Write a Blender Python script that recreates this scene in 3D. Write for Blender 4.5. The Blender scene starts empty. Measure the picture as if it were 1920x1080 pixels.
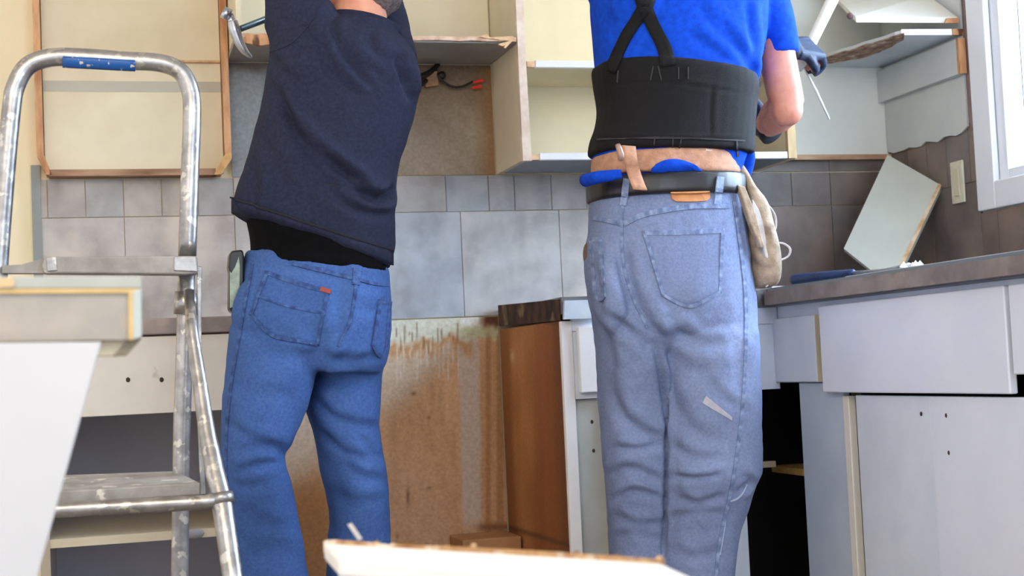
import bpy, bmesh, math, random
import numpy as np
from mathutils import Vector, Matrix
from mathutils.bvhtree import BVHTree
random.seed(7); np.random.seed(7)
SC = bpy.context.scene
COL = SC.collection
# ---------------------------------------------------------------- camera
F = 2750.0; YAW = .26857; PIT = .05412; ROL = -.04554; CAMZ = .76
fw = np.array([math.sin(YAW)*math.cos(PIT), math.cos(YAW)*math.cos(PIT), math.sin(PIT)])
r0 = np.array([math.cos(YAW), -math.sin(YAW), 0.]); u0 = np.cross(r0, fw)
cr = math.cos(ROL)*r0 + math.sin(ROL)*u0
cu = -math.sin(ROL)*r0 + math.cos(ROL)*u0
CAM = np.array([0, 0, CAMZ])
cd = bpy.data.cameras.new('camera'); cam = bpy.data.objects.new('camera', cd); COL.objects.link(cam)
M = Matrix(((cr[0], cu[0], -fw[0], 0), (cr[1], cu[1], -fw[1], 0), (cr[2], cu[2], -fw[2], CAMZ), (0, 0, 0, 1)))
cam.matrix_world = M
cd.sensor_width = 36; cd.lens = F*36/1920; cd.clip_start = .05
cd.dof.use_dof = True; cd.dof.focus_distance = 3.25; cd.dof.aperture_fstop = 6.3
SC.camera = cam
# ---------------------------------------------------------------- world, lights, exposure
SC.view_settings.view_transform = 'Standard'; SC.view_settings.look = 'None'
SC.view_settings.gamma = 1; SC.view_settings.use_curve_mapping = False
SC.view_settings.exposure = 0.45
w = bpy.data.worlds.new('daylight'); SC.world = w; w.use_nodes = True
nt = w.node_tree; nt.nodes.clear()
out = nt.nodes.new('ShaderNodeOutputWorld'); bg = nt.nodes.new('ShaderNodeBackground')
tc = nt.nodes.new('ShaderNodeTexCoord'); sp = nt.nodes.new('ShaderNodeSeparateXYZ')
rp = nt.nodes.new('ShaderNodeValToRGB')
rp.color_ramp.elements[0].position = .25; rp.color_ramp.elements[0].color = (.97, .95, .95, 1)
rp.color_ramp.elements[1].position = .80; rp.color_ramp.elements[1].color = (.78, .88, 1.0, 1)
mp = nt.nodes.new('ShaderNodeMapRange'); mp.inputs[1].default_value = -1; mp.inputs[2].default_value = 1
nt.links.new(tc.outputs['Generated'], sp.inputs[0]); nt.links.new(sp.outputs[0], mp.inputs[0])
nt.links.new(mp.outputs[0], rp.inputs[0]); nt.links.new(rp.outputs[0], bg.inputs[0])
bg.inputs[1].default_value = 1.15
nt.links.new(bg.outputs[0], out.inputs[0])
def area(name, loc, target, sx, sy, power, col):
    l = bpy.data.lights.new(name, 'AREA'); l.shape = 'RECTANGLE'; l.size = sx; l.size_y = sy
    l.energy = power; l.color = col
    o = bpy.data.objects.new(name, l); COL.objects.link(o); o.location = loc
    o.rotation_euler = (Vector(target)-Vector(loc)).to_track_quat('-Z', 'Y').to_euler()
    return o
area('window_daylight', (3.1, 2.75, 1.95), (1.3, 2.9, .9), 1.6, 1.5, 210, (.60, .78, 1.0))
area('cool_rear_fill', (1.5, -.5, 1.75), (1.6, 3.5, .8), 1.2, 1.6, 24, (.70, .84, 1.0))  # added cool fill from behind the camera, brightening the right-hand cabinets
area('ceiling_lamp', (-.5, .7, 2.38), (.35, 3.6, .8), 1.3, 1.3, 34, (1.0, .84, .64))

# ---------------------------------------------------------------- pixel -> place helpers (photo frame 1920x1080)
def ray(x, y): return cr*(x-960)/F - cu*(y-540)/F + fw
def PY(x, y, Y): v = ray(x, y); return v*Y/v[1] + CAM
def PX(x, y, X): v = ray(x, y); return v*X/v[0] + CAM
def PZ(x, y, z): v = ray(x, y); return v*(z-CAMZ)/v[2] + CAM
def proj(V):
    q = V-CAM; d = q@fw
    return np.stack([960+F*(q@cr)/d, 540-F*(q@cu)/d], 1)
# ---------------------------------------------------------------- materials
def lin(c):
    return tuple(((v/255)/12.92 if v/255 <= .04045 else ((v/255+.055)/1.055)**2.4) for v in c)
MATS = {}
def mat(name, c1, c2=None, rough=.6, metal=0., scale=20., amt=1., bump=0., bscale=None, detail=4., attr=None,
        stretch=(1, 1, 1), lo=.35, hi=.65, c3=None, scale3=5., lo3=.55, hi3=.62, spec=.5, coat=0.):
    if name in MATS: return MATS[name]
    m = bpy.data.materials.new(name); m.use_nodes = True; n = m.node_tree; b = n.nodes['Principled BSDF']
    b.inputs['Roughness'].default_value = rough; b.inputs['Metallic'].default_value = metal
    b.inputs['Specular IOR Level'].default_value = spec
    tcn = n.nodes.new('ShaderNodeTexCoord'); mpn = n.nodes.new('ShaderNodeMapping'); mpn.inputs['Scale'].default_value = stretch
    n.links.new(tcn.outputs['Object'], mpn.inputs[0])
    def noise(s, d=detail):
        t = n.nodes.new('ShaderNodeTexNoise'); t.inputs['Scale'].default_value = s; t.inputs['Detail'].default_value = d
        n.links.new(mpn.outputs[0], t.inputs['Vector']); return t
    def mix(f, a, b_, mode='MIX'):
        x = n.nodes.new('ShaderNodeMix'); x.data_type = 'RGBA'; x.blend_type = mode
        if isinstance(f, float): x.inputs[0].default_value = f
        else: n.links.new(f, x.inputs[0])
        for i, q in ((6, a), (7, b_)):
            if isinstance(q, tuple): x.inputs[i].default_value = (*q, 1)
            else: n.links.new(q, x.inputs[i])
        return x.outputs[2]
    cur = lin(c1)
    if c2 is not None:
        t = noise(scale); rr = n.nodes.new('ShaderNodeMapRange'); rr.inputs[1].default_value = lo; rr.inputs[2].default_value = hi
        rr.inputs[4].default_value = amt
        n.links.new(t.outputs[0], rr.inputs[0]); cur = mix(rr.outputs[0], cur, lin(c2))
    if c3 is not None:
        t = noise(scale3, 6.); rr = n.nodes.new('ShaderNodeMapRange'); rr.inputs[1].default_value = lo3; rr.inputs[2].default_value = hi3
        n.links.new(t.outputs[0], rr.inputs[0]); cur = mix(rr.outputs[0], cur, lin(c3))
    if attr:
        a = n.nodes.new('ShaderNodeAttribute'); a.attribute_name = attr; cur = mix(1.0, cur, a.outputs[0], 'MULTIPLY')
    if isinstance(cur, tuple): b.inputs['Base Color'].default_value = (*cur, 1)
    else: n.links.new(cur, b.inputs['Base Color'])
    if bump:
        t = noise(bscale or scale*3); bp = n.nodes.new('ShaderNodeBump'); bp.inputs['Strength'].default_value = bump
        bp.inputs['Distance'].default_value = .004
        n.links.new(t.outputs[0], bp.inputs['Height']); n.links.new(bp.outputs[0], b.inputs['Normal'])
    MATS[name] = m; return m

# ---------------------------------------------------------------- object helpers
def root_loc(p):
    while p.parent: p = p.parent
    return np.array(p.location)
def thing(name, label, cat, loc, group=None):
    o = bpy.data.objects.new(name, None); COL.objects.link(o); o.location = loc; o.empty_display_size = .05
    o['label'] = label; o['category'] = cat
    if group: o['group'] = group
    return o
def tag(o, label, cat, group=None):
    o['label'] = label; o['category'] = cat
    if group: o['group'] = group
    return o
def mk(name, V, Fc, m, parent=None, smooth=False, cols=None, bevel=0., label=None, struct=False):
    V = np.array(V, float)
    if parent is not None: off = root_loc(parent)
    else:
        off = (V.min(0)+V.max(0))/2; off[2] = V[:, 2].min()
    me = bpy.data.meshes.new(name); me.from_pydata((V-off).tolist(), [], [tuple(f) for f in Fc]); me.update()
    if cols is not None:
        ca = me.color_attributes.new('Col', 'FLOAT_COLOR', 'POINT')
        c = np.ones((len(V), 4), np.float32); c[:, :3] = np.array(cols).reshape(len(V), -1)
        ca.data.foreach_set('color', c.ravel())
    bm = bmesh.new(); bm.from_mesh(me); bmesh.ops.recalc_face_normals(bm, faces=bm.faces); bm.to_mesh(me); bm.free()
    if smooth: me.polygons.foreach_set('use_smooth', [True]*len(me.polygons))
    me.materials.append(m)
    o = bpy.data.objects.new(name, me); COL.objects.link(o)
    if parent is not None: o.parent = parent
    else: o.location = off
    if bevel:
        b = o.modifiers.new('bevel', 'BEVEL'); b.width = bevel; b.segments = 2; b.limit_method = 'ANGLE'
    if label: o['label'] = label
    if struct: o['kind'] = 'structure'
    return o
class MB:
    def __init__(s): s.V = []; s.F = []; s.C = []
    def add(s, V, Fc, c=(1, 1, 1)):
        k = len(s.V); s.V += [tuple(v) for v in V]; s.F += [tuple(i+k for i in f) for f in Fc]; s.C += [c]*len(V); return s
    def box(s, x0, x1, y0, y1, z0, z1, c=(1, 1, 1)):
        V = [(x, y, z) for z in (z0, z1) for y in (y0, y1) for x in (x0, x1)]
        return s.add(V, [(0, 2, 3, 1), (4, 5, 7, 6), (0, 1, 5, 4), (2, 6, 7, 3), (0, 4, 6, 2), (1, 3, 7, 5)], c)
    def prism(s, P, vec, c=(1, 1, 1)):
        P = [np.array(p, float) for p in P]; n = len(P); vec = np.array(vec, float)
        V = P+[p+vec for p in P]
        return s.add(V, [tuple(range(n)), tuple(range(2*n-1, n-1, -1))]+[(i, (i+1) % n, n+(i+1) % n, n+i) for i in range(n)], c)
    def tube(s, P, R, n=14, c=(1, 1, 1), flat=None, sub=0):
        P = np.array(P, float); R = np.array(R if hasattr(R, '__len__') else [R]*len(P), float)
        if sub: P, R = catmull(P, R, sub)
        T = np.gradient(P, axis=0); T /= np.linalg.norm(T, axis=1)[:, None]+1e-9
        up = np.array([0, 0, 1.]) if abs(T[0][2]) < .9 else np.array([1., 0, 0])
        a = np.cross(T[0], up); a /= np.linalg.norm(a); V = []
        fl = flat or (1, 1)
        for i in range(len(P)):
            a = a-T[i]*(a@T[i]); a /= np.linalg.norm(a); b = np.cross(T[i], a)
            for k in range(n):
                t = 2*math.pi*k/n; V.append(P[i]+R[i]*(fl[0]*a*math.cos(t)+fl[1]*b*math.sin(t)))
        m = len(P); Fc = []
        for i in range(m-1):
            for k in range(n):
                Fc.append((i*n+k, i*n+(k+1) % n, (i+1)*n+(k+1) % n, (i+1)*n+k))
        Fc += [tuple(range(n-1, -1, -1)), tuple((m-1)*n+k for k in range(n))]
        return s.add(V, Fc, c)
    def ball(s, c0, rad, rot=None, n=16, m=10, c=(1, 1, 1)):
        rad = np.array(rad if hasattr(rad, '__len__') else [rad]*3, float); rot = np.eye(3) if rot is None else rot
        V = [np.array([0, 0, 1.])]
        for i in range(1, m):
            ph = math.pi*i/m
            for k in range(n):
                t = 2*math.pi*k/n; V.append(np.array([math.sin(ph)*math.cos(t), math.sin(ph)*math.sin(t), math.cos(ph)]))
        V.append(np.array([0, 0, -1.])); Fc = []
        for k in range(n):
            Fc.append((0, 1+k, 1+(k+1) % n)); Fc.append((len(V)-1, 1+(m-2)*n+(k+1) % n, 1+(m-2)*n+k))
        for i in range(m-2):
            for k in range(n):
                a = 1+i*n+k; b = 1+i*n+(k+1) % n; Fc.append((a, a+n, b+n, b))
        return s.add([np.array(c0)+rot@(v*rad) for v in V], Fc, c)
    def build(s, name, m, parent=None, **k):
        cols = k.pop('cols', None)
        if cols: k['cols'] = s.C
        return mk(name, s.V, s.F, m, parent, **k)
def catmull(P, R, sub):
    P = np.array(P, float); n = len(P); Q = []; S = []
    for i in range(n-1):
        p0 = P[max(i-1, 0)]; p1 = P[i]; p2 = P[i+1]; p3 = P[min(i+2, n-1)]
        for k in range(sub):
            t = k/sub
            Q.append(.5*((2*p1)+(-p0+p2)*t+(2*p0-5*p1+4*p2-p3)*t*t+(-p0+3*p1-3*p2+p3)*t**3))
            S.append(R[i]*(1-t)+R[i+1]*t)
    Q.append(P[-1]); S.append(R[-1]); return np.array(Q), np.array(S)
def wall_noise(x, f, s):
    return math.sin(x*f+s)+.6*math.sin(x*f*2.3+s*1.7)+.4*math.sin(x*f*5.1+s*.3)

# ---------------------------------------------------------------- palette
cream = mat('cream_paint', (226, 215, 186), (216, 203, 172), scale=6, rough=.55)
creamwall = mat('cream_wall_paint', (238, 224, 190), (232, 217, 182), scale=3, rough=.7)
greywhite = mat('grey_white_laminate', (224, 231, 243), (216, 224, 237), scale=9, rough=.42)
warmwhite = mat('warm_white_laminate', (222, 215, 203), (212, 205, 194), scale=8, rough=.45, c3=(190, 180, 165), scale3=14, lo3=.68, hi3=.72)
white = mat('bright_white_laminate', (240, 240, 240), (232, 232, 234), scale=7, rough=.35)
interior = mat('grey_interior', (214, 216, 228), (202, 206, 220), scale=5, rough=.7)
shadowin = mat('dark_interior', (62, 52, 46), (48, 42, 40), scale=6, rough=.8)
rawwood = mat('raw_wood_edge', (210, 160, 116), (168, 114, 76), scale=40, rough=.8, stretch=(1, 1, .25), c3=(96, 62, 42), scale3=22, bump=.4)
palewood = mat('pale_raw_wood', (214, 178, 138), (188, 146, 106), scale=60, rough=.8)
yellowwood = mat('yellow_pine', (216, 178, 104), (190, 146, 76), scale=50, rough=.7)
brownply = mat('stained_particle_board', (182, 128, 84), (160, 106, 64), scale=7, stretch=(3, 1, .35), rough=.75, bump=.2, bscale=90, c3=(120, 72, 40), scale3=9, lo3=.66, hi3=.72)
darkply = mat('dark_water_stained_side', (140, 84, 44), (98, 56, 28), scale=12, stretch=(1, 4, .3), rough=.75, c3=(70, 38, 20), scale3=10, lo3=.58, hi3=.7)
burnt = mat('burnt_brown', (74, 46, 30), (36, 24, 20), scale=25, rough=.85)
paleband = mat('pale_primer', (206, 196, 182), (178, 160, 142), scale=18, stretch=(1, 1, .3), rough=.8)
counter_edge = mat('slate_laminate_edge', (146, 134, 129), (120, 108, 105), scale=16, rough=.45, c3=(160, 142, 131), scale3=11, lo3=.55, hi3=.7)
counter_top = mat('slate_laminate_top', (110, 112, 116), (92, 92, 96), scale=14, rough=.35)
alum = mat('worn_aluminium', (178, 176, 176), (140, 138, 138), rough=.34, metal=.85, scale=30, c3=(200, 196, 188), scale3=44, lo3=.59, hi3=.62, bump=.15)
alumdk = mat('scuffed_grey_tread', (160, 156, 152), (132, 128, 124), rough=.6, scale=20, c3=(206, 200, 190), scale3=24, lo3=.62, hi3=.66, bump=.3)
steel = mat('polished_steel', (206, 210, 220), (160, 166, 178), rough=.32, metal=.9, scale=20)
black = mat('black_nylon', (13, 12, 15), (18, 17, 21), scale=300, rough=.8, bump=.3, bscale=700, spec=.3)
blackleather = mat('black_leather', (20, 19, 22), (34, 32, 36), scale=14, rough=.38)
vinyl = mat('white_vinyl', (236, 240, 246), rough=.3)
plate = mat('ivory_plastic', (216, 212, 190), (200, 196, 176), scale=30, rough=.4)

# ================================================================ SETTING
D = 4.2; XR = 2.437; CF = 3.57; CX = 1.69; ZU = 1.335; ZT = 1.665
MB().box(-3, 3.0, -.6, D+.1, -.05, 0).build('floor', mat('dusty_floor', (150, 138, 124), (120, 108, 96), scale=6, rough=.7), struct=True)
MB().box(-3, 3.0, -.6, D+.1, 2.5, 2.55).build('ceiling', mat('ceiling_paint', (236, 230, 218), rough=.8), struct=True)
MB().box(-3, XR+.15, D, D+.1, 0, 2.5).build('wall_back', creamwall, struct=True)
# right wall with a window opening
wy0, wy1, wz0, wz1 = 2.32, 3.612, 1.218, 2.25
wr = MB()
wr.box(XR, XR+.12, -.6, wy0, 0, 2.5).box(XR, XR+.12, wy1, D, 0, 2.5).box(XR, XR+.12, wy0, wy1, 0, wz0).box(XR, XR+.12, wy0, wy1, wz1, 2.5)
wr.build('wall_right', mat('right_wall_paint', (206, 208, 206), (196, 200, 200), scale=5, rough=.6), struct=True)
# window
wn = bpy.data.objects.new('window_1', None); COL.objects.link(wn); wn.location = (XR, (wy0+wy1)/2, wz0); wn['kind'] = 'structure'
c = MB(); ya, yb, za = wy0-.085, 3.695, 1.146
c.box(XR-.022, XR-.002, wy1-.006, yb, za, 2.33).box(XR-.022, XR-.002, ya, wy0+.006, za, 2.33).box(XR-.022, XR-.002, wy0+.006, wy1-.006, za, wz0+.006).box(XR-.022, XR-.002, wy0+.006, wy1-.006, wz1-.006, 2.33)
c.build('window_casing', vinyl, wn, bevel=.004)
c = MB(); c.box(XR+.0, XR+.1, wy1-.045, wy1-.001, wz0+.001, wz1-.001).box(XR, XR+.1, wy0+.001, wy0+.04, wz0+.001, wz1-.001).box(XR, XR+.1, wy0+.04, wy1-.045, wz0+.001, wz0+.035).box(XR, XR+.1, wy0+.04, wy1-.045, wz1-.04, wz1-.001)
c.build('window_frame', vinyl, wn, bevel=.003)
c = MB(); c.box(XR+.05, XR+.085, 3.40, 3.43, wz0+.035, wz1-.04).box(XR+.05, XR+.085, 2.95, 2.99, wz0+.035, wz1-.04)
c.build('sash_bar', vinyl, wn)
gl = bpy.data.materials.new('window_glass'); gl.use_nodes = True; gb = gl.node_tree.nodes['Principled BSDF']
gb.inputs['Transmission Weight'].default_value = 1; gb.inputs['Roughness'].default_value = .0; gb.inputs['IOR'].default_value = 1.05
MB().box(XR+.062, XR+.066, wy0+.04, wy1-.045, wz0+.035, wz1-.04).build('pane', gl, wn)
# bright overcast yard beyond the window is the sky itself
# tile backsplash: every tile is laid out, one mesh
def shade(base, v): return tuple(max(0, min(1.2, base[i]*v)) for i in range(3))
tiles = MB()
tile_mat = mat('slate_look_tile', (196, 194, 192), (164, 160, 157), scale=9, rough=.5, attr='Col', c3=(212, 206, 198), scale3=6, lo3=.5, hi3=.72, bump=.12, bscale=60)
TX0 = -.19; g = .0011; rt = random.Random(3)
def tcol(x):  # tint partly holds room light: warm left, cool middle, cabinet shade at right
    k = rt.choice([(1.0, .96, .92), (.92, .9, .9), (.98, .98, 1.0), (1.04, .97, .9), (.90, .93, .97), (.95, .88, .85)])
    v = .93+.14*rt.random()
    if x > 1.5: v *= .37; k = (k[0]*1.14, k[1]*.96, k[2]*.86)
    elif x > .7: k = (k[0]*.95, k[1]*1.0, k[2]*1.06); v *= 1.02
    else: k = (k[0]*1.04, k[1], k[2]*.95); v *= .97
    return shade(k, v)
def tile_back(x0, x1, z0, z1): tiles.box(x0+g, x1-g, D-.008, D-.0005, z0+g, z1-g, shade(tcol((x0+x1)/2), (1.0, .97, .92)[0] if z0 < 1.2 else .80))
xs = [TX0, .047-.32+.02] + [.047+.316*i for i in range(0, 8)]
xs = [TX0, .047, .349, .68, 1.006, 1.31, 1.62, 1.935, 2.215, XR-.008]
for a, b in zip(xs[:-1], xs[1:]): tile_back(a, b, .915, 1.226)
x = TX0; small = [-.19, -.155, -.055, .047, .15, .25, .349, .46, .57, .68, .795, .965, 1.095, 1.175, 1.29, 1.40, 1.51, 1.62, 1.73, 1.83, 1.935, 2.08, 2.215, XR-.008]
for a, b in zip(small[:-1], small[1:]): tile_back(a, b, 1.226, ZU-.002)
for a, b in zip([TX0+.02, .047, .349], [.047, .349, .36]): pass

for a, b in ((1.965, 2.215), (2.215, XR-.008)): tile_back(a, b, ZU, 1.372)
bs = tiles.build('trim_1', tile_mat, cols=True, struct=True)
rtile = MB()
ys = [4.19, 3.955, 3.70, 3.62, 3.30, 2.98, 2.66, 2.34, 2.0, 1.7]
for a, b in zip(ys[1:], ys[:-1]):
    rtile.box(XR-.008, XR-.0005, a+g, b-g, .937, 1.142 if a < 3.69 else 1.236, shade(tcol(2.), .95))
ys2 = [4.19, 4.08, 3.97, 3.86, 3.74, 3.70]
for a, b in zip(ys2[1:], ys2[:-1]):
    za_ = 1.41
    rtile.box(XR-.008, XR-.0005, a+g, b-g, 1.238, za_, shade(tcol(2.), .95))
rtile.build('trim_2', tile_mat, cols=True, struct=True)
MB().box(TX0-.006, TX0+.018, D-.014, D-.0005, .915, 1.372).build('trim_3', mat('grey_end_strip', (128, 134, 130), rough=.5), struct=True)
# torn brown strip of bare wall beside the window casing
tn = MB(); P = [(XR-.012, 3.728, 2.45), (XR-.012, 3.697, 2.45), (XR-.012, 3.697, 1.44), (XR-.012, 3.712, 1.385), (XR-.012, 3.726, 1.43), (XR-.012, 3.722, 1.7)]
tn.prism(P, (.011, 0, 0)); tn.build('trim_4', mat('bare_brown_strip', (150, 128, 124), (116, 96, 98), scale=30, stretch=(1, 1, .2), rough=.8), struct=True)

# ================================================================ CABINETS ON THE BACK WALL
# opened wall box on the far left: back panel with ripped frame
t = thing('wall_cabinet', 'ripped-out cream wall cabinet back with raw wood frame behind the ladder', 'cabinet', (.08, D, ZU))
x0, x1 = -.178, .343
MB().box(x0+.02, x1-.02, D-.018, D-.002, ZU+.01, 2.3).build('back_panel', cream, t)
MB().prism([(x0, D-.06, ZU+.06), (x0+.018, D-.06, ZU+.06), (x0+.018, D-.06, 2.3), (x0, D-.06, 2.3)], (0, .058, 0)).build('frame_stile', rawwood, t)
MB().prism([(x1-.018, D-.06, ZU+.055), (x1, D-.06, ZU+.055), (x1, D-.06, 2.3), (x1-.018, D-.06, 2.3)], (0, .058, 0)).build('frame_stile', rawwood, t)
MB().prism([(x0+.03, D-.058, ZU), (x1-.045, D-.058, ZU), (x1-.045, D-.058, ZU+.018), (x0+.03, D-.058, ZU+.018)], (0, .056, 0)).build('bottom_rail', mat('brown_bottom_rail', (176, 140, 112), (128, 92, 66), scale=30, stretch=(.2, 1, 1), rough=.8), t)
cb = MB(); cb2 = MB()
cb.prism([(x1-.05, D-.062, ZU), (x1-.03, D-.062, ZU), (x1, D-.062, ZU+.045), (x1, D-.062, ZU+.062), (x1-.016, D-.062, ZU+.062)], (0, .058, 0))
cb2.prism([(x0, D-.062, ZU+.06), (x0+.018, D-.062, ZU+.06), (x0+.038, D-.062, ZU+.004), (x0+.024, D-.062, ZU+.004)], (0, .058, 0))
cb.build('corner_block', mat('ochre_wood', (204, 160, 106), (176, 128, 80), scale=40, rough=.8), t); cb2.build('corner_block', rawwood, t)
MB().box(x0+.02, x1-.02, D-.03, D-.018, 1.658, 1.664).build('shelf_remnant', palewood, t)
MB().box(x0+.02, x1-.02, D-.0195, D-.018, 1.575, 1.605).build('shelf_shadow_band', mat('grey_shelf_shadow', (184, 180, 164), rough=.6), t, label='grey stripe painted in as shelf shadow')  # grey band puts the shelf's shadow into the panel colour

# short cabinet over the range gap
t = thing('wall_cabinet', 'short open cream cabinet with splintered bottom over the missing range hood', 'cabinet', (.73, 4.05, ZT))
xa, xb, yf = .345, 1.118, 3.9
MB().box(xa, xb, yf+.012, D-.01, ZT+.0, ZT+.016).build('bottom_panel', mat('grey_underside', (150, 150, 146), (134, 132, 128), scale=6, rough=.7), t)
fr = MB(); n = 24
P = []
for i in range(n+1):
    u = i/n; xx = xa+u*(xb-xa); P.append((xx, yf, ZT+.015+.0012*math.sin(i*1.9)+.0012*math.sin(i*4.1)))
P2 = [(p[0], p[1], p[2]-.011-.0012*math.sin(k*2.7)) for k, p in enumerate(P)]
fr.prism(P+P2[::-1], (0, .012, 0)); fr.build('front_edge', mat('pink_raw_edge', (214, 182, 158), (176, 136, 108), scale=34, rough=.8), t)
MB().box(xa, xb, D-.01, D-.002, ZT+.002, 2.3).build('back_panel', cream, t)
MB().box(xa+.002, xa+.016, yf, D-.01, ZT+.018, 2.3).build('side_panel', cream, t)
sl = MB()
sl.prism([(xb-.1, yf-.004, ZT+.012), (xb-.01, yf-.004, ZT+.018), (xb-.002, yf-.004, ZT+.008), (xb-.04, yf-.006, ZT-.012), (xb-.055, yf-.004, ZT-.006), (xb-.02, yf-.004, ZT+.004)], (0, .01, 0))
sl.prism([(xb-.04, yf-.01, ZT-.016), (xb-.034, yf-.01, ZT-.018), (xb+.0, yf+.004, ZT+.016), (xb-.008, yf+.004, ZT+.016)], (0, .006, 0))
sl.prism([(xb-.11, yf-.003, ZT+.014), (xb-.075, yf-.003, ZT+.012), (xb-.085, yf-.003, ZT+.024)], (0, .006, 0))
sl.build('splinter', palewood, t)
MB().prism([(xa+.01, yf-.003, ZT-.008), (xa+.06, yf-.006, ZT-.02), (xa+.14, yf-.003, ZT-.006), (xa+.14, yf-.003, ZT+.008), (xa+.03, yf-.003, ZT+.012)], (0, .01, 0)).build('torn_veneer', rawwood, t)

# tall open wall cabinet behind the right-hand man
t = thing('wall_cabinet', 'open shelved cream wall cabinet without doors behind the man in blue', 'cabinet', (1.54, 4.05, ZU))
xa, xb = 1.122, 1.962
greenish = mat('cream_interior', (226, 208, 168), (216, 199, 160), scale=5, rough=.6)
MB().box(xa, xa+.016, yf+.016, D-.01, ZU, 2.3).build('side_panel', mat('cream_side', (214, 200, 172), (204, 190, 162), scale=6, rough=.6), t)
MB().box(xb-.016, xb, yf+.016, D-.01, ZU, 2.3).build('side_panel', greenish, t)
MB().box(xa+.016, xb-.016, D-.012, D-.002, ZU, 2.3).build('back_panel', greenish, t)
MB().box(xa+.002, xb-.016, yf+.018, D-.012, ZU+.002, ZU+.014).build('bottom_panel', mat('blue_grey_underside', (146, 152, 160), rough=.6), t)
st = MB(); st.prism([(xa, yf, ZU-.002), (xa+.026, yf, ZU-.002), (xa+.022, yf, 1.62), (xa+.024, yf, 2.3), (xa, yf, 2.3)], (0, .016, 0))
st.build('frame_stile', mat('pinkish_raw_edge', (228, 208, 190), (206, 180, 158), scale=30, rough=.8), t)
MB().box(xb-.03, xb-.004, yf, yf+.016, ZU, 2.3).build('frame_stile', mat('tan_raw_edge', (200, 172, 130), (176, 146, 104), scale=40, stretch=(1, 1, .2), rough=.8), t)
for z in (ZU, 1.597):
    MB().box(xa+.05, xb-.032, yf+.002, yf+.018, z, z+.02).build('shelf_edge', white, t, bevel=.002)
    MB().box(xa+.026, xa+.049, yf+.004, yf+.018, z+.001, z+.017).build('shelf_end', palewood, t)
MB().box(xa+.017, xb-.017, yf+.018, D-.013, 1.599, 1.613).build('shelf', greenish, t)
MB().box(xb-.32, xb-.032, D-.02, D-.0125, 1.36, 1.59).build('loose_back_sheet', white, t)

# ---- corner where a cabinet was torn out
MB().box(1.966, XR-.012, D-.012, D-.001, 1.388, 2.3).build('trim_5', mat('cool_white_panel', (226, 226, 216), (218, 220, 214), scale=5, rough=.5), struct=True)
MB().box(1.985, XR-.012, D-.03, D-.012, 1.370, 1.386).build('trim_6', mat('bare_ledger', (206, 172, 140), (170, 128, 98), scale=30, stretch=(.3, 1, 1), rough=.8), struct=True)
P = [(XR-.016, 4.185, 1.395), (XR-.016, 4.185, 2.3), (XR-.016, 3.73, 2.3), (XR-.016, 3.73, 1.40)]
for i in range(1, 14):
    yy = 3.73+(4.185-3.73)*i/14; P.append((XR-.016, yy, 1.386+.004*math.sin(i*2.1)+.003*math.sin(i*4.7)))
MB().prism(P, (.0065, 0, 0)).build('trim_7', mat('scraped_grey_panel', (206, 208, 204), (196, 200, 200), scale=6, rough=.5), struct=True)
t = thing('shelf_cleat', 'grey-white cleat board with raw orange end on the right wall', 'board', (XR-.03, 3.95, 1.553))
MB().box(XR-.038, XR-.017, 3.725, D-.013, 1.553, 1.655).build('board', mat('cleat_grey', (204, 208, 206), (194, 198, 200), scale=6, rough=.5), t)
MB().box(XR-.040, XR-.017, 3.712, 3.724, 1.552, 1.656).build('board_end', rawwood, t)
# torn shelf in the corner
t = thing('torn_shelf', 'half-broken white corner shelf with ragged brown torn underside', 'shelf', (2.3, 4.0, 1.66))
zs = 1.668
A = PZ(1540, 112, zs); B = PZ(1690, 66, zs); Cc = np.array([XR-.012, 3.735, zs])
front = [A+(B-A)*u for u in np.linspace(0, 1, 12)]
front = [np.array([p[0]+.006*math.sin(i*3.1), p[1]+.012*math.sin(i*1.7), zs]) for i, p in enumerate(front)]
P = front+[Cc, np.array([XR-.012, D-.014, zs]), np.array([A[0], D-.014, zs])]
MB().prism(P, (0, 0, .014)).build('shelf', mat('pale_blue_shelf', (200, 208, 214), (190, 200, 208), scale=5, rough=.5), t)
P = [front[0]+[-.02, -.03, -.004]]+[p+[-.012, -.022+.01*math.sin(i*2.3), -.004] for i, p in enumerate(front[1:])]+[p+[.03+.05*math.sin(i/11*3.14), .045+.05*math.sin(i/11*3.14)+.01*math.sin(i*4), -.004] for i, p in list(enumerate(front))[::-1]]
P = [np.array([min(p[0], XR-.02), min(p[1], D-.02), p[2]]) for p in P]
MB().prism(P, (0, 0, .0038)).build('torn_veneer', mat('torn_brown_fibre', (168, 140, 120), (112, 76, 58), scale=26, stretch=(1.6, 1, 1), rough=.9, bump=.8, c3=(206, 190, 172), scale3=18, lo3=.56, hi3=.66), t)
e = MB(); a = PZ(1686, 64, zs+.008); e.prism([(B[0]-.004, B[1]-.003, zs-.001), (XR-.05, 3.731, zs-.001), (XR-.05, 3.731, zs+.017), (B[0]-.004, B[1]-.003, zs+.015)], (0, -.006, 0))
e.build('shelf_edge', white, t)
MB().box(XR-.049, XR-.013, 3.722, 3.734, zs-.001, zs+.017).build('shelf_end', rawwood, t)
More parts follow.
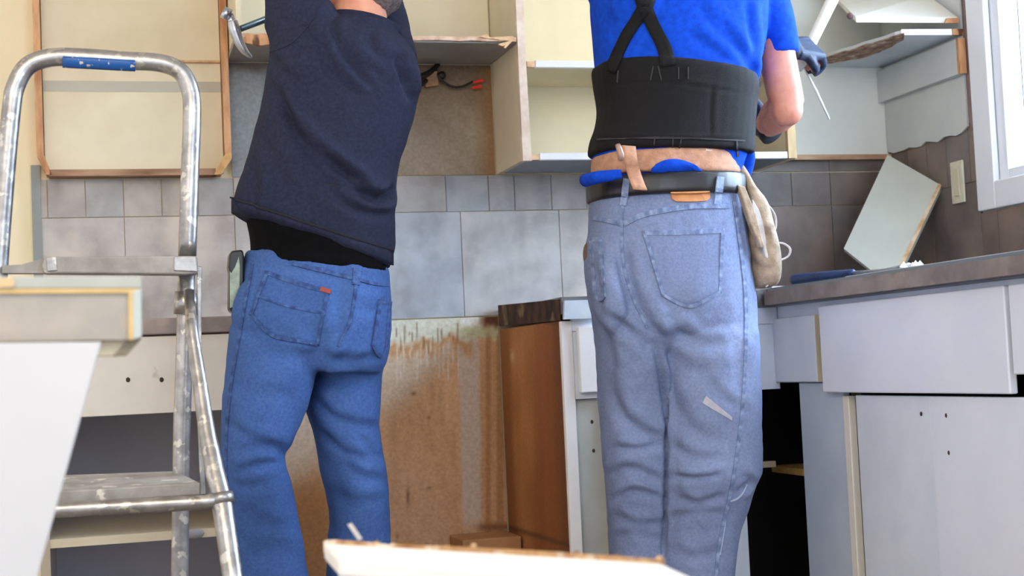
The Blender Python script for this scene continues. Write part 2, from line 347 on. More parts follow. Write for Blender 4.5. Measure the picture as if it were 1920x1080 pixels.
# sagging upper shelf board
t = thing('sagging_shelf', 'white shelf board hanging tilted above the torn corner shelf', 'shelf', (2.2, 3.9, 1.72))
q = [PY(1572, 8, 4.10), PY(1606, 42, 3.80), PY(1797, 43, 3.72), PX(1740, 0, XR-.03), PX(1700, -40, XR-.03), PY(1500, -45, 4.15)]
q[4] = PX(1690, -38, XR-.02)
MB().prism(q, (0, .004, .018)).build('shelf', mat('white_shelf_board', (236, 234, 226), (226, 222, 210), scale=6, rough=.45), t)
MB().ball(PY(1594, 30, 3.79), (.010, .006, .010)).build('screw_knot', mat('dark_knot', (110, 74, 74), (80, 54, 56), scale=60, rough=.8), t, smooth=True)
a, b = PY(1770, 41, 3.715), PY(1798, 36, 3.71)
MB().prism([PY(1772, 43, 3.715), PY(1797, 43, 3.708), PY(1798, 33, 3.708), PY(1776, 34, 3.715)], (0, .008, .0)).build('board_end', rawwood, t)
# wall switch plate
t = thing('outlet_plate', 'tall ivory outlet plate on the tiled wall left of the window', 'outlet', (XR, 3.8, 1.18))
MB().box(XR-.017, XR-.009, 3.768, 3.833, 1.183, 1.308).build('plate', plate, t, bevel=.003)
MB().box(XR-.021, XR-.017, 3.786, 3.816, 1.205, 1.285).build('socket', mat('ivory_socket', (204, 198, 170), rough=.4), t, bevel=.001)

# wires where the hood was
t = thing('junction_box', 'beige junction plate with loose black cables under the short cabinet', 'electrical box', tuple(PY(812, 150, D-.02)))
bx = MB(); bx.prism([PY(797, 137, D-.03), PY(820, 133, D-.03), PY(822, 160, D-.03), PY(799, 163, D-.03)], (0, .02, 0)); bx.build('plate', mat('tan_plate', (170, 134, 96), (140, 104, 72), scale=40, rough=.7), t)
bx = MB(); bx.tube([PY(770, 150, D-.04), PY(790, 144, D-.04), PY(808, 134, D-.03), PY(822, 120, D-.012)], [.010, .010, .008, .006], sub=5)
bx.tube([PY(772, 164, D-.04), PY(792, 158, D-.035), PY(800, 150, D-.03)], .006, sub=4)
bx.tube([PY(818, 128, D-.02), PY(822, 143, D-.03), PY(835, 156, D-.03), PY(850, 163, D-.03), PY(868, 162, D-.03), PY(886, 153, D-.03)], .0035, sub=5)
bx.ball(PY(829, 141, D-.03), (.012, .008, .012)); bx.build('cable', mat('black_cable', (24, 20, 20), rough=.5), t, smooth=True)
for (a, b) in (((887, 155), (905, 150)), ((885, 165), (902, 162))):
    MB().tube([PY(*a, D-.03), PY(*b, D-.03)], [.0035, .0062], n=10).build('wire_nut', mat('red_wire_nut', (226, 62, 48), rough=.35), t, smooth=False, label='red wire nut')

# ================================================================ BASE CABINETS
# left base cabinet
t = thing('base_cabinet', 'doorless warm white base cabinet behind the stepladder', 'cabinet', (.07, 3.9, 0))
xa, xb = -.17, .338
MB().box(xa, xb, CF, CF+.018, .69, .872).build('front_rail', warmwhite, t, bevel=.002)
MB().box(xa, xa+.022, CF, CF+.018, .1, .688).build('frame_stile', mat('beige_stile', (176, 162, 142), rough=.6), t)
MB().box(xb-.02, xb, CF, CF+.018, .1, .688).build('frame_stile', warmwhite, t)
MB().box(xa, xa+.014, CF+.02, D-.02, .1, .872).build('side_panel', interior, t)
MB().box(xb-.014, xb, CF+.02, D-.02, .1, .872).build('side_panel', brownply, t)
MB().box(xa+.015, xb-.015, D-.034, D-.02, .1, .85).build('back_panel', interior, t)
MB().box(xa+.015, xb-.015, CF+.004, D-.04, .392, .412).build('shelf', mat('cream_shelf', (206, 194, 168), rough=.6), t)
MB().box(xa+.015, xb-.015, CF+.02, D-.04, .1, .116).build('bottom_panel', interior, t)
MB().box(xa, xb, CF+.05, CF+.066, 0, .098).build('toe_kick', shadowin, t)
MB().box(xa+.03, xb-.03, D-.05, D-.036, .45, .49).build('back_rail', interior, t)
for px in (240, 303): MB().ball(PY(px, 712, CF-.001), (.005, .002, .006), n=10, m=6).build('screw_hole', mat('dark_hole', (60, 46, 40), rough=.8), t)
MB().ball(PY(365, 1000, CF+.0), (.022, .006, .012), n=12, m=6).build('shelf_clip', mat('grey_clip', (150, 150, 155), rough=.5), t, smooth=True)
o = MB().box(xa-.01, xb+.01, CF-.01, D-.012, .876, .914).build('countertop', counter_edge, bevel=.003)
tag(o, 'short run of dark slate laminate countertop on the left base cabinet', 'countertop')

# the gap where the range stood: particle board with its own stains, wash, primer band and drips
def sstep(a, b, x): t = np.clip((x-a)/(b-a), 0, 1); return t*t*(3-2*t)
def vnoise(X, Z, seed, f1, f2, n=9):
    r = np.random.RandomState(seed); o = np.zeros_like(X)
    for i in range(n):
        a, b = r.normal()*f1, r.normal()*f2; o += np.sin(X*a+Z*b+r.rand()*6.3)
    return o/3
def stain_mesh(name, verts, nu, nv, colf, m, parent=None, struct=False, thick=(0, .008, 0), label=None):
    """sheet of nu x nv points with the board's own colours, given a back so that it is solid"""
    V = np.array(verts).reshape(-1, 3); P = proj(V); c = np.clip(colf(P[:, 0], P[:, 1]), 0, 255)/255
    c = np.where(c <= .04045, c/12.92, ((c+.055)/1.055)**2.4)
    n = nu*nv; V2 = np.concatenate([V, V+np.array(thick)]); Fc = []
    for j in range(nv-1):
        for i in range(nu-1):
            a = j*nu+i; Fc.append((a, a+1, a+nu+1, a+nu)); 
    rim = [i for i in range(nu)]+[j*nu+nu-1 for j in range(1, nv)]+[(nv-1)*nu+i for i in range(nu-2, -1, -1)]+[j*nu for j in range(nv-2, 0, -1)]
    for a, b in zip(rim, rim[1:]+rim[:1]): Fc.append((a, b, b+n, a+n))
    Fc.append(tuple(a+n for a in rim))
    return mk(name, V2, Fc, m, parent, cols=np.concatenate([c, c]), struct=struct, label=label)
boardmat = mat('weathered_board', (255, 255, 255), (236, 232, 228), scale=120, rough=.8, attr='Col', bump=.2, bscale=160)
def C3(c): return np.array(c, float)[None]
def mixc(a, b, t): return a*(1-t[:, None])+b*t[:, None]
def gapcol(x, y):
    nz = vnoise(x, y, 1, .05, .012); nf = vnoise(x, y, 2, .25, .04); st_ = vnoise(x, y*0, 3, .18, 0)
    c = C3((212, 168, 126))+(nz*5+nf*4+st_*4)[:, None]
    c = mixc(c, C3((210, 168, 134)), sstep(800, 1000, y)*.5)
    c = mixc(c, C3((168, 118, 68)), (1-sstep(600, 660, x))*sstep(840, 960, y)*.8)          # tan low between the legs
    c = mixc(c, C3((206, 190, 172)), (1-sstep(600, 680, x))*(1-sstep(800, 930, y))*.8)
    dg = y+(x-735)*.72+nz*8; c = mixc(c, C3((216, 200, 180)), (1-sstep(715, 800, dg))*(1-sstep(845, 862, x))*.85)
    c = mixc(c, C3((210, 198, 186)), sstep(853, 862, x-(y-620)*.03+nf)*(1-sstep(894, 903, x-(y-620)*.012+nf*1.5))*(1-sstep(955, 1000, y+nz*10))*.9)
    top = y-((x-735)*-.02)+nz*6+nf*4
    c = mixc(c, C3((196, 140, 84)), (1-sstep(648, 674, top+st_*9))*sstep(628, 642, top)*(1-sstep(870, 900, x))*.7)
    c = mixc(c, C3((222, 222, 204)), 1-sstep(628, 644, top))
    c = mixc(c, C3((196, 200, 150)), (1-sstep(628, 640, y))*sstep(850, 870, x)*sstep(606, 618, y)*.6)
    c = mixc(c, C3((246, 246, 242)), sstep(862, 868, x)*(1-sstep(895, 905, x))*(1-sstep(606, 616, y)))
    c = mixc(c, C3((110, 66, 40)), sstep(896, 914, x+nf*3)*(1-sstep(604, 622, y+nf*5)))
    r = np.random.RandomState(4)
    for i in range(15):
        a = 742+i*8.2+r.uniform(-3, 3); y0_ = 640+r.uniform(-6, 12); L_ = r.uniform(18, 80); w_ = r.uniform(1., 2.4)
        c = mixc(c, C3((232, 224, 210)), np.exp(-((x-a)/w_)**2)*sstep(y0_, y0_+8, y)*(1-sstep(y0_+L_-10, y0_+L_, y))*.75)
    for i in range(14):
        a = 740+i*9+r.uniform(-4, 4); y0_ = 604+r.uniform(-6, 30); L_ = r.uniform(10, 50); w_ = r.uniform(.8, 1.8)
        c = mixc(c, C3((120, 84, 56)), np.exp(-((x-a)/w_)**2)*sstep(y0_, y0_+6, y)*(1-sstep(y0_+L_-8, y0_+L_, y))*.7)
    for a, b, w_, h_, s_ in ((765, 930, 3, 16, .6), (776, 738, 4, 4, .6), (804, 783, 3, 4, .5), (805, 915, 4, 3, .5), (745, 1005, 3, 6, .4)):
        c = mixc(c, C3((96, 60, 36)), np.exp(-((x-a)/w_)**2-((y-b)/h_)**2)*s_)
    c = mixc(c, C3((120, 74, 40)), np.exp(-((y-(988+(930-x)*.02))/7)**2)*sstep(880, 915, x)*.8)
    c = mixc(c, C3((150, 100, 56)), sstep(905, 912, x)*sstep(600, 640, y)*np.clip(st_*.4+.2, 0, .5))
    return c
nu, nv = 200, 230
V = [(.345+(1.105-.345)*i/(nu-1), D-.012, .002+(.912-.002)*j/(nv-1)) for j in range(nv) for i in range(nu)]
stain_mesh('trim_8', V, nu, nv, gapcol, boardmat, struct=True)
def sidecol(x, y):
    st_ = vnoise(x, y*0, 5, .22, 0); nf = vnoise(x, y, 6, .15, .02); nz = vnoise(x, y, 8, .03, .01)
    c = C3((176, 120, 68))+(st_*7+nf*6)[:, None]
    c = mixc(c, C3((138, 78, 34)), sstep(985, 1015, x+st_*8)*.85)
    c = mixc(c, C3((158, 96, 46)), np.exp(-((x-1018-(y-700)*.03)/7)**2)*.6)
    c = mixc(c, C3((150, 96, 52)), 1-sstep(948, 958, x-(y-600)*.04))
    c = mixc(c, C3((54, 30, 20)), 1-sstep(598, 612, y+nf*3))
    c = mixc(c, C3((226, 190, 150)), np.exp(-((x-961)/4)**2-((y-668)/12)**2)*.7)
    c = mixc(c, C3((104, 58, 28)), sstep(1025, 1050, x-(y-600)*.045+st_*4)*.7)
    c = mixc(c, C3((80, 46, 26)), np.exp(-((y-(992+(x-965)*.3))/5)**2)*.6)
    return c
def hoodcol(x, y):
    nz = vnoise(x, y, 21, .04, .03); nf = vnoise(x, y, 22, .12, .12)
    c = C3((166, 152, 134))+(nz*8+nf*4)[:, None]
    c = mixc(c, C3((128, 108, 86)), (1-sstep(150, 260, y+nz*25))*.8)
    c = mixc(c, C3((150, 108, 66)), sstep(880, 925, x+nf*4)*.75)
    c = mixc(c, C3((140, 146, 150)), 1-sstep(560, 700, x))
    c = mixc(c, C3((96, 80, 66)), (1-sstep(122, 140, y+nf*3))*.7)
    c = mixc(c, C3((180, 166, 150)), np.exp(-((x-820)/60)**2-((y-275)/40)**2)*.4)
    return c
o = MB().box(.93, 1.10, 4.02, D-.016, 0, .285).build('wood_block', mat('brown_block', (190, 142, 98), (168, 118, 76), scale=9, rough=.8), bevel=.003)
tag(o, 'low brown wooden block at the foot of the stained back board', 'block')

nu, nv = 130, 60
V = [(.347+(1.1185-.347)*i/(nu-1), D-.0085, ZU+(ZT-.002-ZU)*j/(nv-1)) for j in range(nv) for i in range(nu)]
stain_mesh('trim_16', V, nu, nv, hoodcol, boardmat, struct=True)
# middle base cabinet (its brown side faces the gap)
t = thing('base_cabinet', 'narrow white base cabinet with brown water-stained side left of the man in blue', 'cabinet', (1.4, 3.9, 0))
xa = 1.107; cx0 = CX+.018
nu, nv = 60, 160
V = [(xa, CF+.02+(D-.02-CF-.02)*(1-i/(nu-1)), .001+.872*j/(nv-1)) for j in range(nv) for i in range(nu)]
stain_mesh('side_panel', V, nu, nv, sidecol, boardmat, t, thick=(.014, 0, 0), label='brown water-stained side panel')
MB().box(xa, xa+.03, CF, CF+.018, .08, .872).build('frame_stile', white, t, bevel=.002)
MB().box(xa+.03, cx0, CF, CF+.018, .845, .888).build('top_rail', greywhite, t)
MB().box(xa+.031, cx0, CF+.004, CF+.018, .672, .844).build('rail', greywhite, t)
MB().box(xa+.04, 1.62, CF-.018, CF+.002, .688, .856).build('drawer_front', white, t, bevel=.003)
MB().box(xa+.031, xa+.105, CF+.02, CF+.036, .08, .67).build('divider_panel', mat('grey_divider', (188, 192, 190), (172, 176, 172), scale=5, rough=.5), t)
MB().box(xa+.106, xa+.116, CF+.0, CF+.036, .08, .67).build('divider_edge', cream, t)
for px, py in ((1110, 791), (1113, 845)): MB().ball(PY(px, py, CF+.019), (.004, .002, .005), n=10, m=6).build('screw_hole', MATS['dark_hole'], t)
MB().box(xa+.2, 1.60, CF+.02, CF+.036, .08, .67).build('side_panel', greywhite, t)
MB().box(1.612, 1.705, 3.62, 3.64, .463, .479).build('shelf', mat('grey_pine', (170, 156, 130), rough=.7), t)
MB().box(xa+.0, 1.70, CF+.05, CF+.066, 0, .078).build('toe_kick', shadowin, t)
# wooden block low in the gap

# L-shaped worktop, one continuous piece
P = [(1.108, CF-.012, .876), (CX-.012, CF-.012, .876), (CX-.012, 1.2, .876), (XR-.01, 1.2, .876), (XR-.01, D-.01, .876), (1.108, D-.01, .876)]
P2 = [np.array(p)+[0, 0, .013] for p in P]
ct = thing('countertop', 'L-shaped slate laminate countertop running under the window', 'countertop', (2.0, 3.6, .876))
MB().prism(P2, (0, 0, .044)).build('worktop', counter_top, ct)
MB().box(CX-.030, CX-.013, 1.2, CF-.03, .893, .929).build('edge_band', counter_edge, ct, label='brown slate edge band')
MB().box(CX-.018, CX-.004, 1.2, CF-.03, .930, .937).build('metal_trim', mat('grey_trim', (128, 136, 142), rough=.35, metal=.4), ct)
MB().box(CX-.0, CX+.02, 2.43, 3.15, .9375, .9405).build('bright_lip', mat('bright_lip', (206, 208, 204), rough=.3, metal=.4), ct)
MB().prism([PY(1056, 564, CF-.015), PY(1122, 562, CF-.015), PY(1124, 597, CF-.015), PY(1055, 599, CF-.015)], (0, -.012, 0)).build('pale_nosing', mat('pale_blue_nosing', (206, 216, 226), (186, 198, 214), scale=20, rough=.5), ct, label='pale stripped front edge')
MB().prism([(1.105, CF, .874), (1.105, D-.02, .884), (1.105, D-.02, .945), (1.105, CF, .928)], (.002, 0, 0)).build('burnt_end', mat('burnt_counter_end', (80, 50, 32), (28, 18, 15), scale=16, rough=.9, c3=(124, 104, 70), scale3=9, lo3=.56, hi3=.64), ct, label='dark rotten cut end')

# right base cabinets
t = thing('base_cabinet', 'pale blue-white base cabinet with hanging drawer front under the right countertop', 'cabinet', (2.0, 2.6, 0))
cx = CX+.02
MB().box(cx, cx+.016, 1.3, 3.60, .842, .8885).build('top_rail', greywhite, t)
MB().box(cx+.002, cx+.016, 3.33, 3.60, .688, .841).build('rail', greywhite, t)
MB().box(cx-.014, cx+.001, 3.335, 3.60, .690, .857).build('drawer_front', greywhite, t, bevel=.002)
MB().box(cx-.0135, cx+.0, 3.3325, 3.3345, .690, .857).build('drawer_edge', cream, t)
MB().box(cx-.020, cx-.001, 2.515, 3.298, .664, .877).build('drawer_front', mat('pale_lilac_white', (230, 235, 247), (223, 229, 243), scale=5, rough=.4), t, bevel=.003)
MB().box(cx-.020, cx-.001, 1.4, 2.500, .702, .877).build('drawer_front', mat('pale_lilac_white', (0, 0, 0)), t, bevel=.003)
MB().box(cx+.002, cx+.018, 3.235, 3.470, .02, .686).build('filler_panel', mat('blue_grey_panel', (196, 208, 224), (186, 199, 217), scale=5, rough=.5), t)
MB().box(cx-.002, cx+.018, 3.205, 3.234, .02, .655).build('panel_edge', mat('cream_panel_edge', (232, 228, 218), rough=.5), t, bevel=.002)
MB().box(cx-.004, cx+.012, 2.835, 3.165, .02, .657).build('door', greywhite, t, bevel=.002)
MB().box(cx-.006, cx+.012, 2.40, 2.832, .02, .657).build('door', MATS['pale_lilac_white'], t, bevel=.002)
MB().box(cx-.006, cx+.012, 1.5, 2.38, .02, .657).build('door', MATS['pale_lilac_white'], t, bevel=.002)
for px, py in ((1774, 779), (1779, 849), (1727, 776)): MB().ball(PX(px, py, cx-.006), (.002, .004, .005), n=10, m=6).build('screw_hole', MATS['dark_hole'], t)
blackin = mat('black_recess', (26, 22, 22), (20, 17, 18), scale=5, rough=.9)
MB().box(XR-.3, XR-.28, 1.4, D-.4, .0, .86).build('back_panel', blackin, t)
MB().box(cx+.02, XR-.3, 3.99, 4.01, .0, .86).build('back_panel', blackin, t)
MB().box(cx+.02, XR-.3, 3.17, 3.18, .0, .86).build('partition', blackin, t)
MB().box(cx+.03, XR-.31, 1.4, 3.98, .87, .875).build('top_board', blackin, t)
sh = PX(1468, 880, cx+.06); sh2 = PX(1447, 880, cx+.05)
MB().box(cx+.05, XR-.31, 3.47, float(sh2[1]), sh[2]-.009, sh[2]+.009).build('shelf', yellowwood, t, label='raw yellow pine shelf edge')

# things on the worktop
ZC = .933
def board_from_px(pts, Ys, thick, name, m, label, cat, endm=None):
    P = [PY(p[0], p[1], y) for p, y in zip(pts, Ys)]
    return P
A = PY(1664, 290, 4.07); B = PY(1766, 348, 3.90); Dd = PY(1582, 466, 3.95)
pn_ = np.cross(B-A, Dd-A)
def on_board(px, py): v = ray(px, py); return CAM+v*((A-CAM)@pn_)/(v@pn_)
Cc = on_board(1688, 512)
Bt = Cc+(Cc-B)*.12; bl = Bt+(A-B)*.60
zlim = ZC+.001
bb = on_board(1640, 512)
t = thing('loose_board', 'pale grey-white cabinet board leaning in the tiled corner on the countertop', 'board', tuple((B+bb)/2))
pts = [A, B, Cc+(Cc-B)*.03, bb, Dd]
nrm = np.cross(B-A, Dd-A); nrm /= np.linalg.norm(nrm)
if nrm[1] < 0: nrm = -nrm
base = [p-0 for p in pts]
low = [np.array([p[0], p[1], max(p[2], zlim)]) for p in base]
MB().prism(low, nrm*.014).build('board', mat('leaning_board_face', (200, 202, 190), (192, 194, 184), scale=6, rough=.45), t)
e0 = B-(B-A)/np.linalg.norm(B-A)*.012
MB().prism([B, low[2], low[2]-(B-A)/np.linalg.norm(B-A)*.014, e0], -nrm*.003).build('board_end', mat('pale_raw_board_edge', (226, 206, 176), (190, 146, 96), scale=24, rough=.8), t)
# blue pry bar
hb = PX(1489, 527, CX+.02)
t = thing('pry_bar', 'navy blue handled pry bar lying along the countertop edge', 'pry bar', (CX+.03, 3.3, ZC+.005))
zz = ZC+.016
P = [np.array([PX(px, py, CX+.03)[0], PX(px, py, CX+.03)[1], 0]) for px, py in ((1490, 524), (1540, 524), (1600, 518))]
for p, z in zip(P, (zz+.006, zz+.004, zz+.001)): p[2] = z
MB().tube([P[0], P[0]*.97+P[1]*.03, P[1], P[2]], [.008, .014, .012, .008], sub=5).build('grip', mat('navy_grip', (40, 70, 128), (30, 52, 100), scale=30, rough=.4), t, smooth=True)
MB().tube([P[2], P[2]+[.01, -.13, -.004], P[2]+[.02, -.22, 0]], [.006, .006, .009], sub=3, flat=(1, .6)).build('bar', steel, t, smooth=True)
o = MB()
rn = random.Random(2)
c0 = np.array([CX+.04, PX(1712, 500, CX+.04)[1], ZC+.006])
for i in range(7):
    a = c0+[rn.uniform(-.015, .015), rn.uniform(-.045, .03), 0]
    o.prism([a, a+[.014, .004, .003], a+[.012, .02, .012+rn.uniform(0, .008)], a+[.0, .018, .006]], (0, 0, .002))
o.build('plaster_rubble', mat('white_plaster', (236, 240, 244), rough=.8)); o = bpy.data.objects['plaster_rubble']
tag(o, 'little heap of white plaster chips on the countertop right of the leaning board', 'rubble')
a = PX(1416, 544, CX+.01); b = PX(1454, 540, CX+.01)
o = MB().prism([(CX+.0, a[1], ZC+.004), (CX+.0, b[1], ZC+.004), (CX+.04, b[1], ZC+.004), (CX+.04, a[1], ZC+.004)], (0, 0, .006)).build('white_strip', white)
tag(o, 'small white laminate scrap at the countertop edge beside the tool pouch', 'scrap')

# ================================================================ SOFT-SURFACE TOOLS (bodies and clothes)
def loft(mb, secs, n=40, sub=4, grow=0.):
    A = np.array([[s[0][0], s[0][1], s[1][0], s[1][1], s[2], s[3], s[4] if len(s) > 4 else .85] for s in secs], float)
    if sub > 1: A, _ = catmull(A, np.ones(len(A)), sub)
    V = []
    for lx, ly, rx, ry, Yc, dp, e in A:
        L = PY(lx, ly, Yc); R_ = PY(rx, ry, Yc); c = (L+R_)/2; h = (R_-L)/2; hl = np.linalg.norm(h); h = h*(1+grow/hl)
        for k in range(n):
            t = 2*math.pi*k/n; ct_, st_ = math.cos(t), math.sin(t)
            V.append(c+h*math.copysign(abs(ct_)**e, ct_)+np.array([0, (dp+grow), 0])*math.copysign(abs(st_)**e, st_))
    m = len(A); Fc = [(i*n+k, i*n+(k+1) % n, (i+1)*n+(k+1) % n, (i+1)*n+k) for i in range(m-1) for k in range(n)]
    Fc += [tuple(range(n-1, -1, -1)), tuple((m-1)*n+k for k in range(n))]
    return mb.add(V, Fc)
def remesh(mb, voxel=.006, smooth=6, fac=.5):
    me = bpy.data.meshes.new('tmp'); me.from_pydata([tuple(v) for v in mb.V], [], mb.F); me.update()
    bm = bmesh.new(); bm.from_mesh(me); bmesh.ops.recalc_face_normals(bm, faces=bm.faces); bm.to_mesh(me); bm.free()
    o = bpy.data.objects.new('tmp', me); COL.objects.link(o)
    r = o.modifiers.new('r', 'REMESH'); r.mode = 'VOXEL'; r.voxel_size = voxel
    if smooth:
        s = o.modifiers.new('s', 'SMOOTH'); s.iterations = smooth; s.factor = fac
    dg = bpy.context.evaluated_depsgraph_get(); dg.update()
    e = o.evaluated_get(dg); m2 = bpy.data.meshes.new_from_object(e)
    n = len(m2.vertices); V = np.zeros(n*3); m2.vertices.foreach_get('co', V); V = V.reshape(-1, 3)
    Fc = [tuple(p.vertices) for p in m2.polygons]
    bpy.data.objects.remove(o); bpy.data.meshes.remove(me); bpy.data.meshes.remove(m2)
    return V, Fc
def normals(V, Fc):
    N = np.zeros_like(V)
    Q = np.array([f if len(f) == 4 else (f[0], f[1], f[2], f[2]) for f in Fc])
    n = np.cross(V[Q[:, 2]]-V[Q[:, 0]], V[Q[:, 3]]-V[Q[:, 1]])
    bad = Q[:, 2] == Q[:, 3]
    if bad.any(): n[bad] = np.cross(V[Q[bad, 1]]-V[Q[bad, 0]], V[Q[bad, 2]]-V[Q[bad, 0]])
    for i in range(4): np.add.at(N, Q[:, i], n)
    return N/(np.linalg.norm(N, axis=1)[:, None]+1e-12)
def folds(V, Fc, L):
    """press cloth folds into the camera-side surface; each is (points, width, depth)"""
    N = normals(V, Fc); view = V-CAM; view /= np.linalg.norm(view, axis=1)[:, None]
    face = np.clip(-(N*view).sum(1)*2.2+.15, 0, 1); P = proj(V); disp = np.zeros(len(V))
    for pts, wd, dp in L:
        pts, _ = catmull(np.array(pts, float), np.ones(len(pts)), 5)
        best = np.full(len(V), 1e9); sg = np.zeros(len(V)); tt = np.zeros(len(V))
        m = len(pts)-1
        for i in range(m):
            a, b = pts[i], pts[i+1]; ab = b-a; l2 = ab@ab+1e-9
            t = np.clip(((P-a)@ab)/l2, 0, 1); q = P-a-t[:, None]*ab; d = np.hypot(q[:, 0], q[:, 1])
            s = np.sign(ab[0]*q[:, 1]-ab[1]*q[:, 0]); k = d < best
            best[k] = d[k]; sg[k] = s[k]; tt[k] = (i+t[k])/m
        s = best*sg; tap = np.clip(np.sin(np.pi*np.clip(tt, .04, .96))*1.6, 0, 1)
        wd = wd*1.25; disp += .68*dp*tap*(-np.exp(-(s/wd)**2)+.75*np.exp(-((s+1.5*wd)/(wd*1.1))**2)+.25*np.exp(-((s-1.6*wd)/(wd*1.2))**2))
    return V+N*(disp*face)[:, None]
def noise3(V, f, seed=0):
    r = np.random.RandomState(seed); o = np.zeros(len(V))
    for i in range(7):
        k = r.normal(size=3); k /= np.linalg.norm(k); fr = f*(1+.9*r.rand()); o += np.sin(V@k*fr+r.rand()*6.28)
    return o/4
def blobs(V, L):
    P = proj(V); o = np.zeros(len(V))
    for x, y, rx, ry, a in L: o += a*np.exp(-((P[:, 0]-x)/rx)**2-((P[:, 1]-y)/ry)**2)
    return o
def bvh(*vf):
    V = []; Fc = []
    for v, f in vf: k = len(V); V += [tuple(q) for q in v]; Fc += [tuple(i+k for i in g_) for g_ in f]
    return BVHTree.FromPolygons(V, Fc)
def hit(tree, px, py):
    d = ray(px, py); h = tree.ray_cast(Vector(CAM), Vector(d).normalized())
    if h[0] is None: return None, None
    n = np.array(h[1]); 
    if n@d > 0: n = -n
    return np.array(h[0]), n
def patch(mb, tree, grid, t=.002, base=.0015, colf=None):
    """lay a thin sheet on a surface; grid[j][i] are points of the photo frame"""
    J, I = len(grid), len(grid[0]); top = {}; bot = {}; last = None; pend = []
    G = [[hit(tree, *grid[j][i]) for i in range(I)] for j in range(J)]
    flat_ = [g_ for row in G for g_ in row if g_[0] is not None]
    if not flat_: return
    med = np.median([g_[0][1] for g_ in flat_])
    for j in range(J):
        for i in range(I):
            p, n = G[j][i]
            if p is None or abs(p[1]-med) > .14:
                c = [(abs(a-i)+abs(b-j), G[b][a]) for b in range(J) for a in range(I) if G[b][a][0] is not None and abs(G[b][a][0][1]-med) <= .14]
                c = min(c, key=lambda q: q[0])[1]; p = PY(*grid[j][i], c[0][1]); n = c[1]
            G[j][i] = (p, n)
    V = []; C_ = []
    for lay in (t, -base):
        for j in range(J):
            for i in range(I):
                p, n = G[j][i]; V.append(p+n*lay); C_.append(colf(i, j) if colf else (1, 1, 1))
    k = I*J; Fc = []
    for j in range(J-1):
        for i in range(I-1):
            a = j*I+i; Fc.append((a, a+1, a+I+1, a+I)); Fc.append((k+a, k+a+I, k+a+I+1, k+a+1))
    rim = [(0, i) for i in range(I)]+[(j, I-1) for j in range(1, J)]+[(J-1, i) for i in range(I-2, -1, -1)]+[(j, 0) for j in range(J-2, 0, -1)]
    rim = [j*I+i for j, i in rim]
    for a, b in zip(rim, rim[1:]+rim[:1]): Fc.append((a, a+k, b+k, b))
    s = len(mb.V); mb.V += [tuple(v) for v in V]; mb.C += C_; mb.F += [tuple(i+s for i in f) for f in Fc]
def ribbon(mb, tree, pts, wd, t=.002, step=6., colf=None, across=2):
    pts = np.array(pts, float); Q, _ = catmull(pts, np.ones(len(pts)), 8)
    L = np.concatenate([[0], np.cumsum(np.hypot(*np.diff(Q, axis=0).T))]); n = max(2, int(L[-1]/step)+1)
    s = np.linspace(0, L[-1], n); X = np.interp(s, L, Q[:, 0]); Y_ = np.interp(s, L, Q[:, 1])
    tx = np.gradient(X); ty = np.gradient(Y_); l = np.hypot(tx, ty); nx, ny = -ty/l, tx/l
    w_ = wd if hasattr(wd, '__len__') else (wd, wd); W = np.interp(s/L[-1], np.linspace(0, 1, len(w_)), w_)
    grid = [[(X[j]+nx[j]*W[j]*(i/(across-1)-.5), Y_[j]+ny[j]*W[j]*(i/(across-1)-.5)) for i in range(across)] for j in range(n)]
    patch(mb, tree, grid, t, colf=colf)
def seamcol(i, j): return (.66, .70, .80) if (j*7919 % 5) < 2 else (1.12, 1.12, 1.1) if (j*7919 % 5) == 4 else (.88, .90, .95)
def quadgrid(TL, TR, bottom, I, J):
    """grid whose lower edge is a polyline"""
    b = np.array(bottom, float); u = np.linspace(0, 1, I); lb = np.linspace(0, 1, len(b))
    B = np.stack([np.interp(u, lb, b[:, 0]), np.interp(u, lb, b[:, 1])], 1)
    T = np.array(TL)[None]*(1-u[:, None])+np.array(TR)[None]*u[:, None]
    return [[tuple(T[i]*(1-v)+B[i]*v) for i in range(I)] for v in np.linspace(0, 1, J)]
def cloth(name, V, Fc, m, parent, cols=None, **k):
    return mk(name, V, Fc, m, parent, smooth=True, cols=cols, **k)
def rotm(ax, a):
    return np.array(Matrix.Rotation(a, 3, ax))
def head_into(mb, c, R_, s=1.):
    """skull, jaw, nose, ears, lips; local -Y of R_ is the back of the head, +Y the face"""
    f = lambda *p: np.array(c)+R_@(np.array(p)*s)
    mb.ball(f(0, -.012, .03), np.array([.076, .094, .092])*s, R_, 24, 16)
    mb.ball(f(0, .038, -.035), np.array([.058, .058, .072])*s, R_, 20, 14)
    mb.ball(f(0, .07, -.085), np.array([.028, .026, .024])*s, R_)
    mb.tube([f(0, .088, .02), f(0, .112, -.022), f(0, .104, -.036)], [.009*s, .016*s, .012*s], 12)
    mb.tube([f(-.024, .092, -.062), f(0, .101, -.060), f(.024, .092, -.062)], [.006*s, .009*s, .006*s], 8)
    mb.tube([f(-.04, .078, .035), f(0, .09, .038), f(.04, .078, .035)], [.012*s, .013*s, .012*s], 10)
    for sx in (-1, 1): mb.ball(f(.078*sx, -.002, -.002), np.array([.010, .020, .033])*s, R_, 12, 8)
def eyes(parent, c, R_, s=1.):
    for sx in (-1, 1):
        p = np.array(c)+R_@(np.array([.031*sx, .0735, .016])*s)
        MB().ball(p, .012*s, None, 14, 10).build('eye', mat('eye_white', (236, 234, 228), rough=.2), parent, smooth=True)
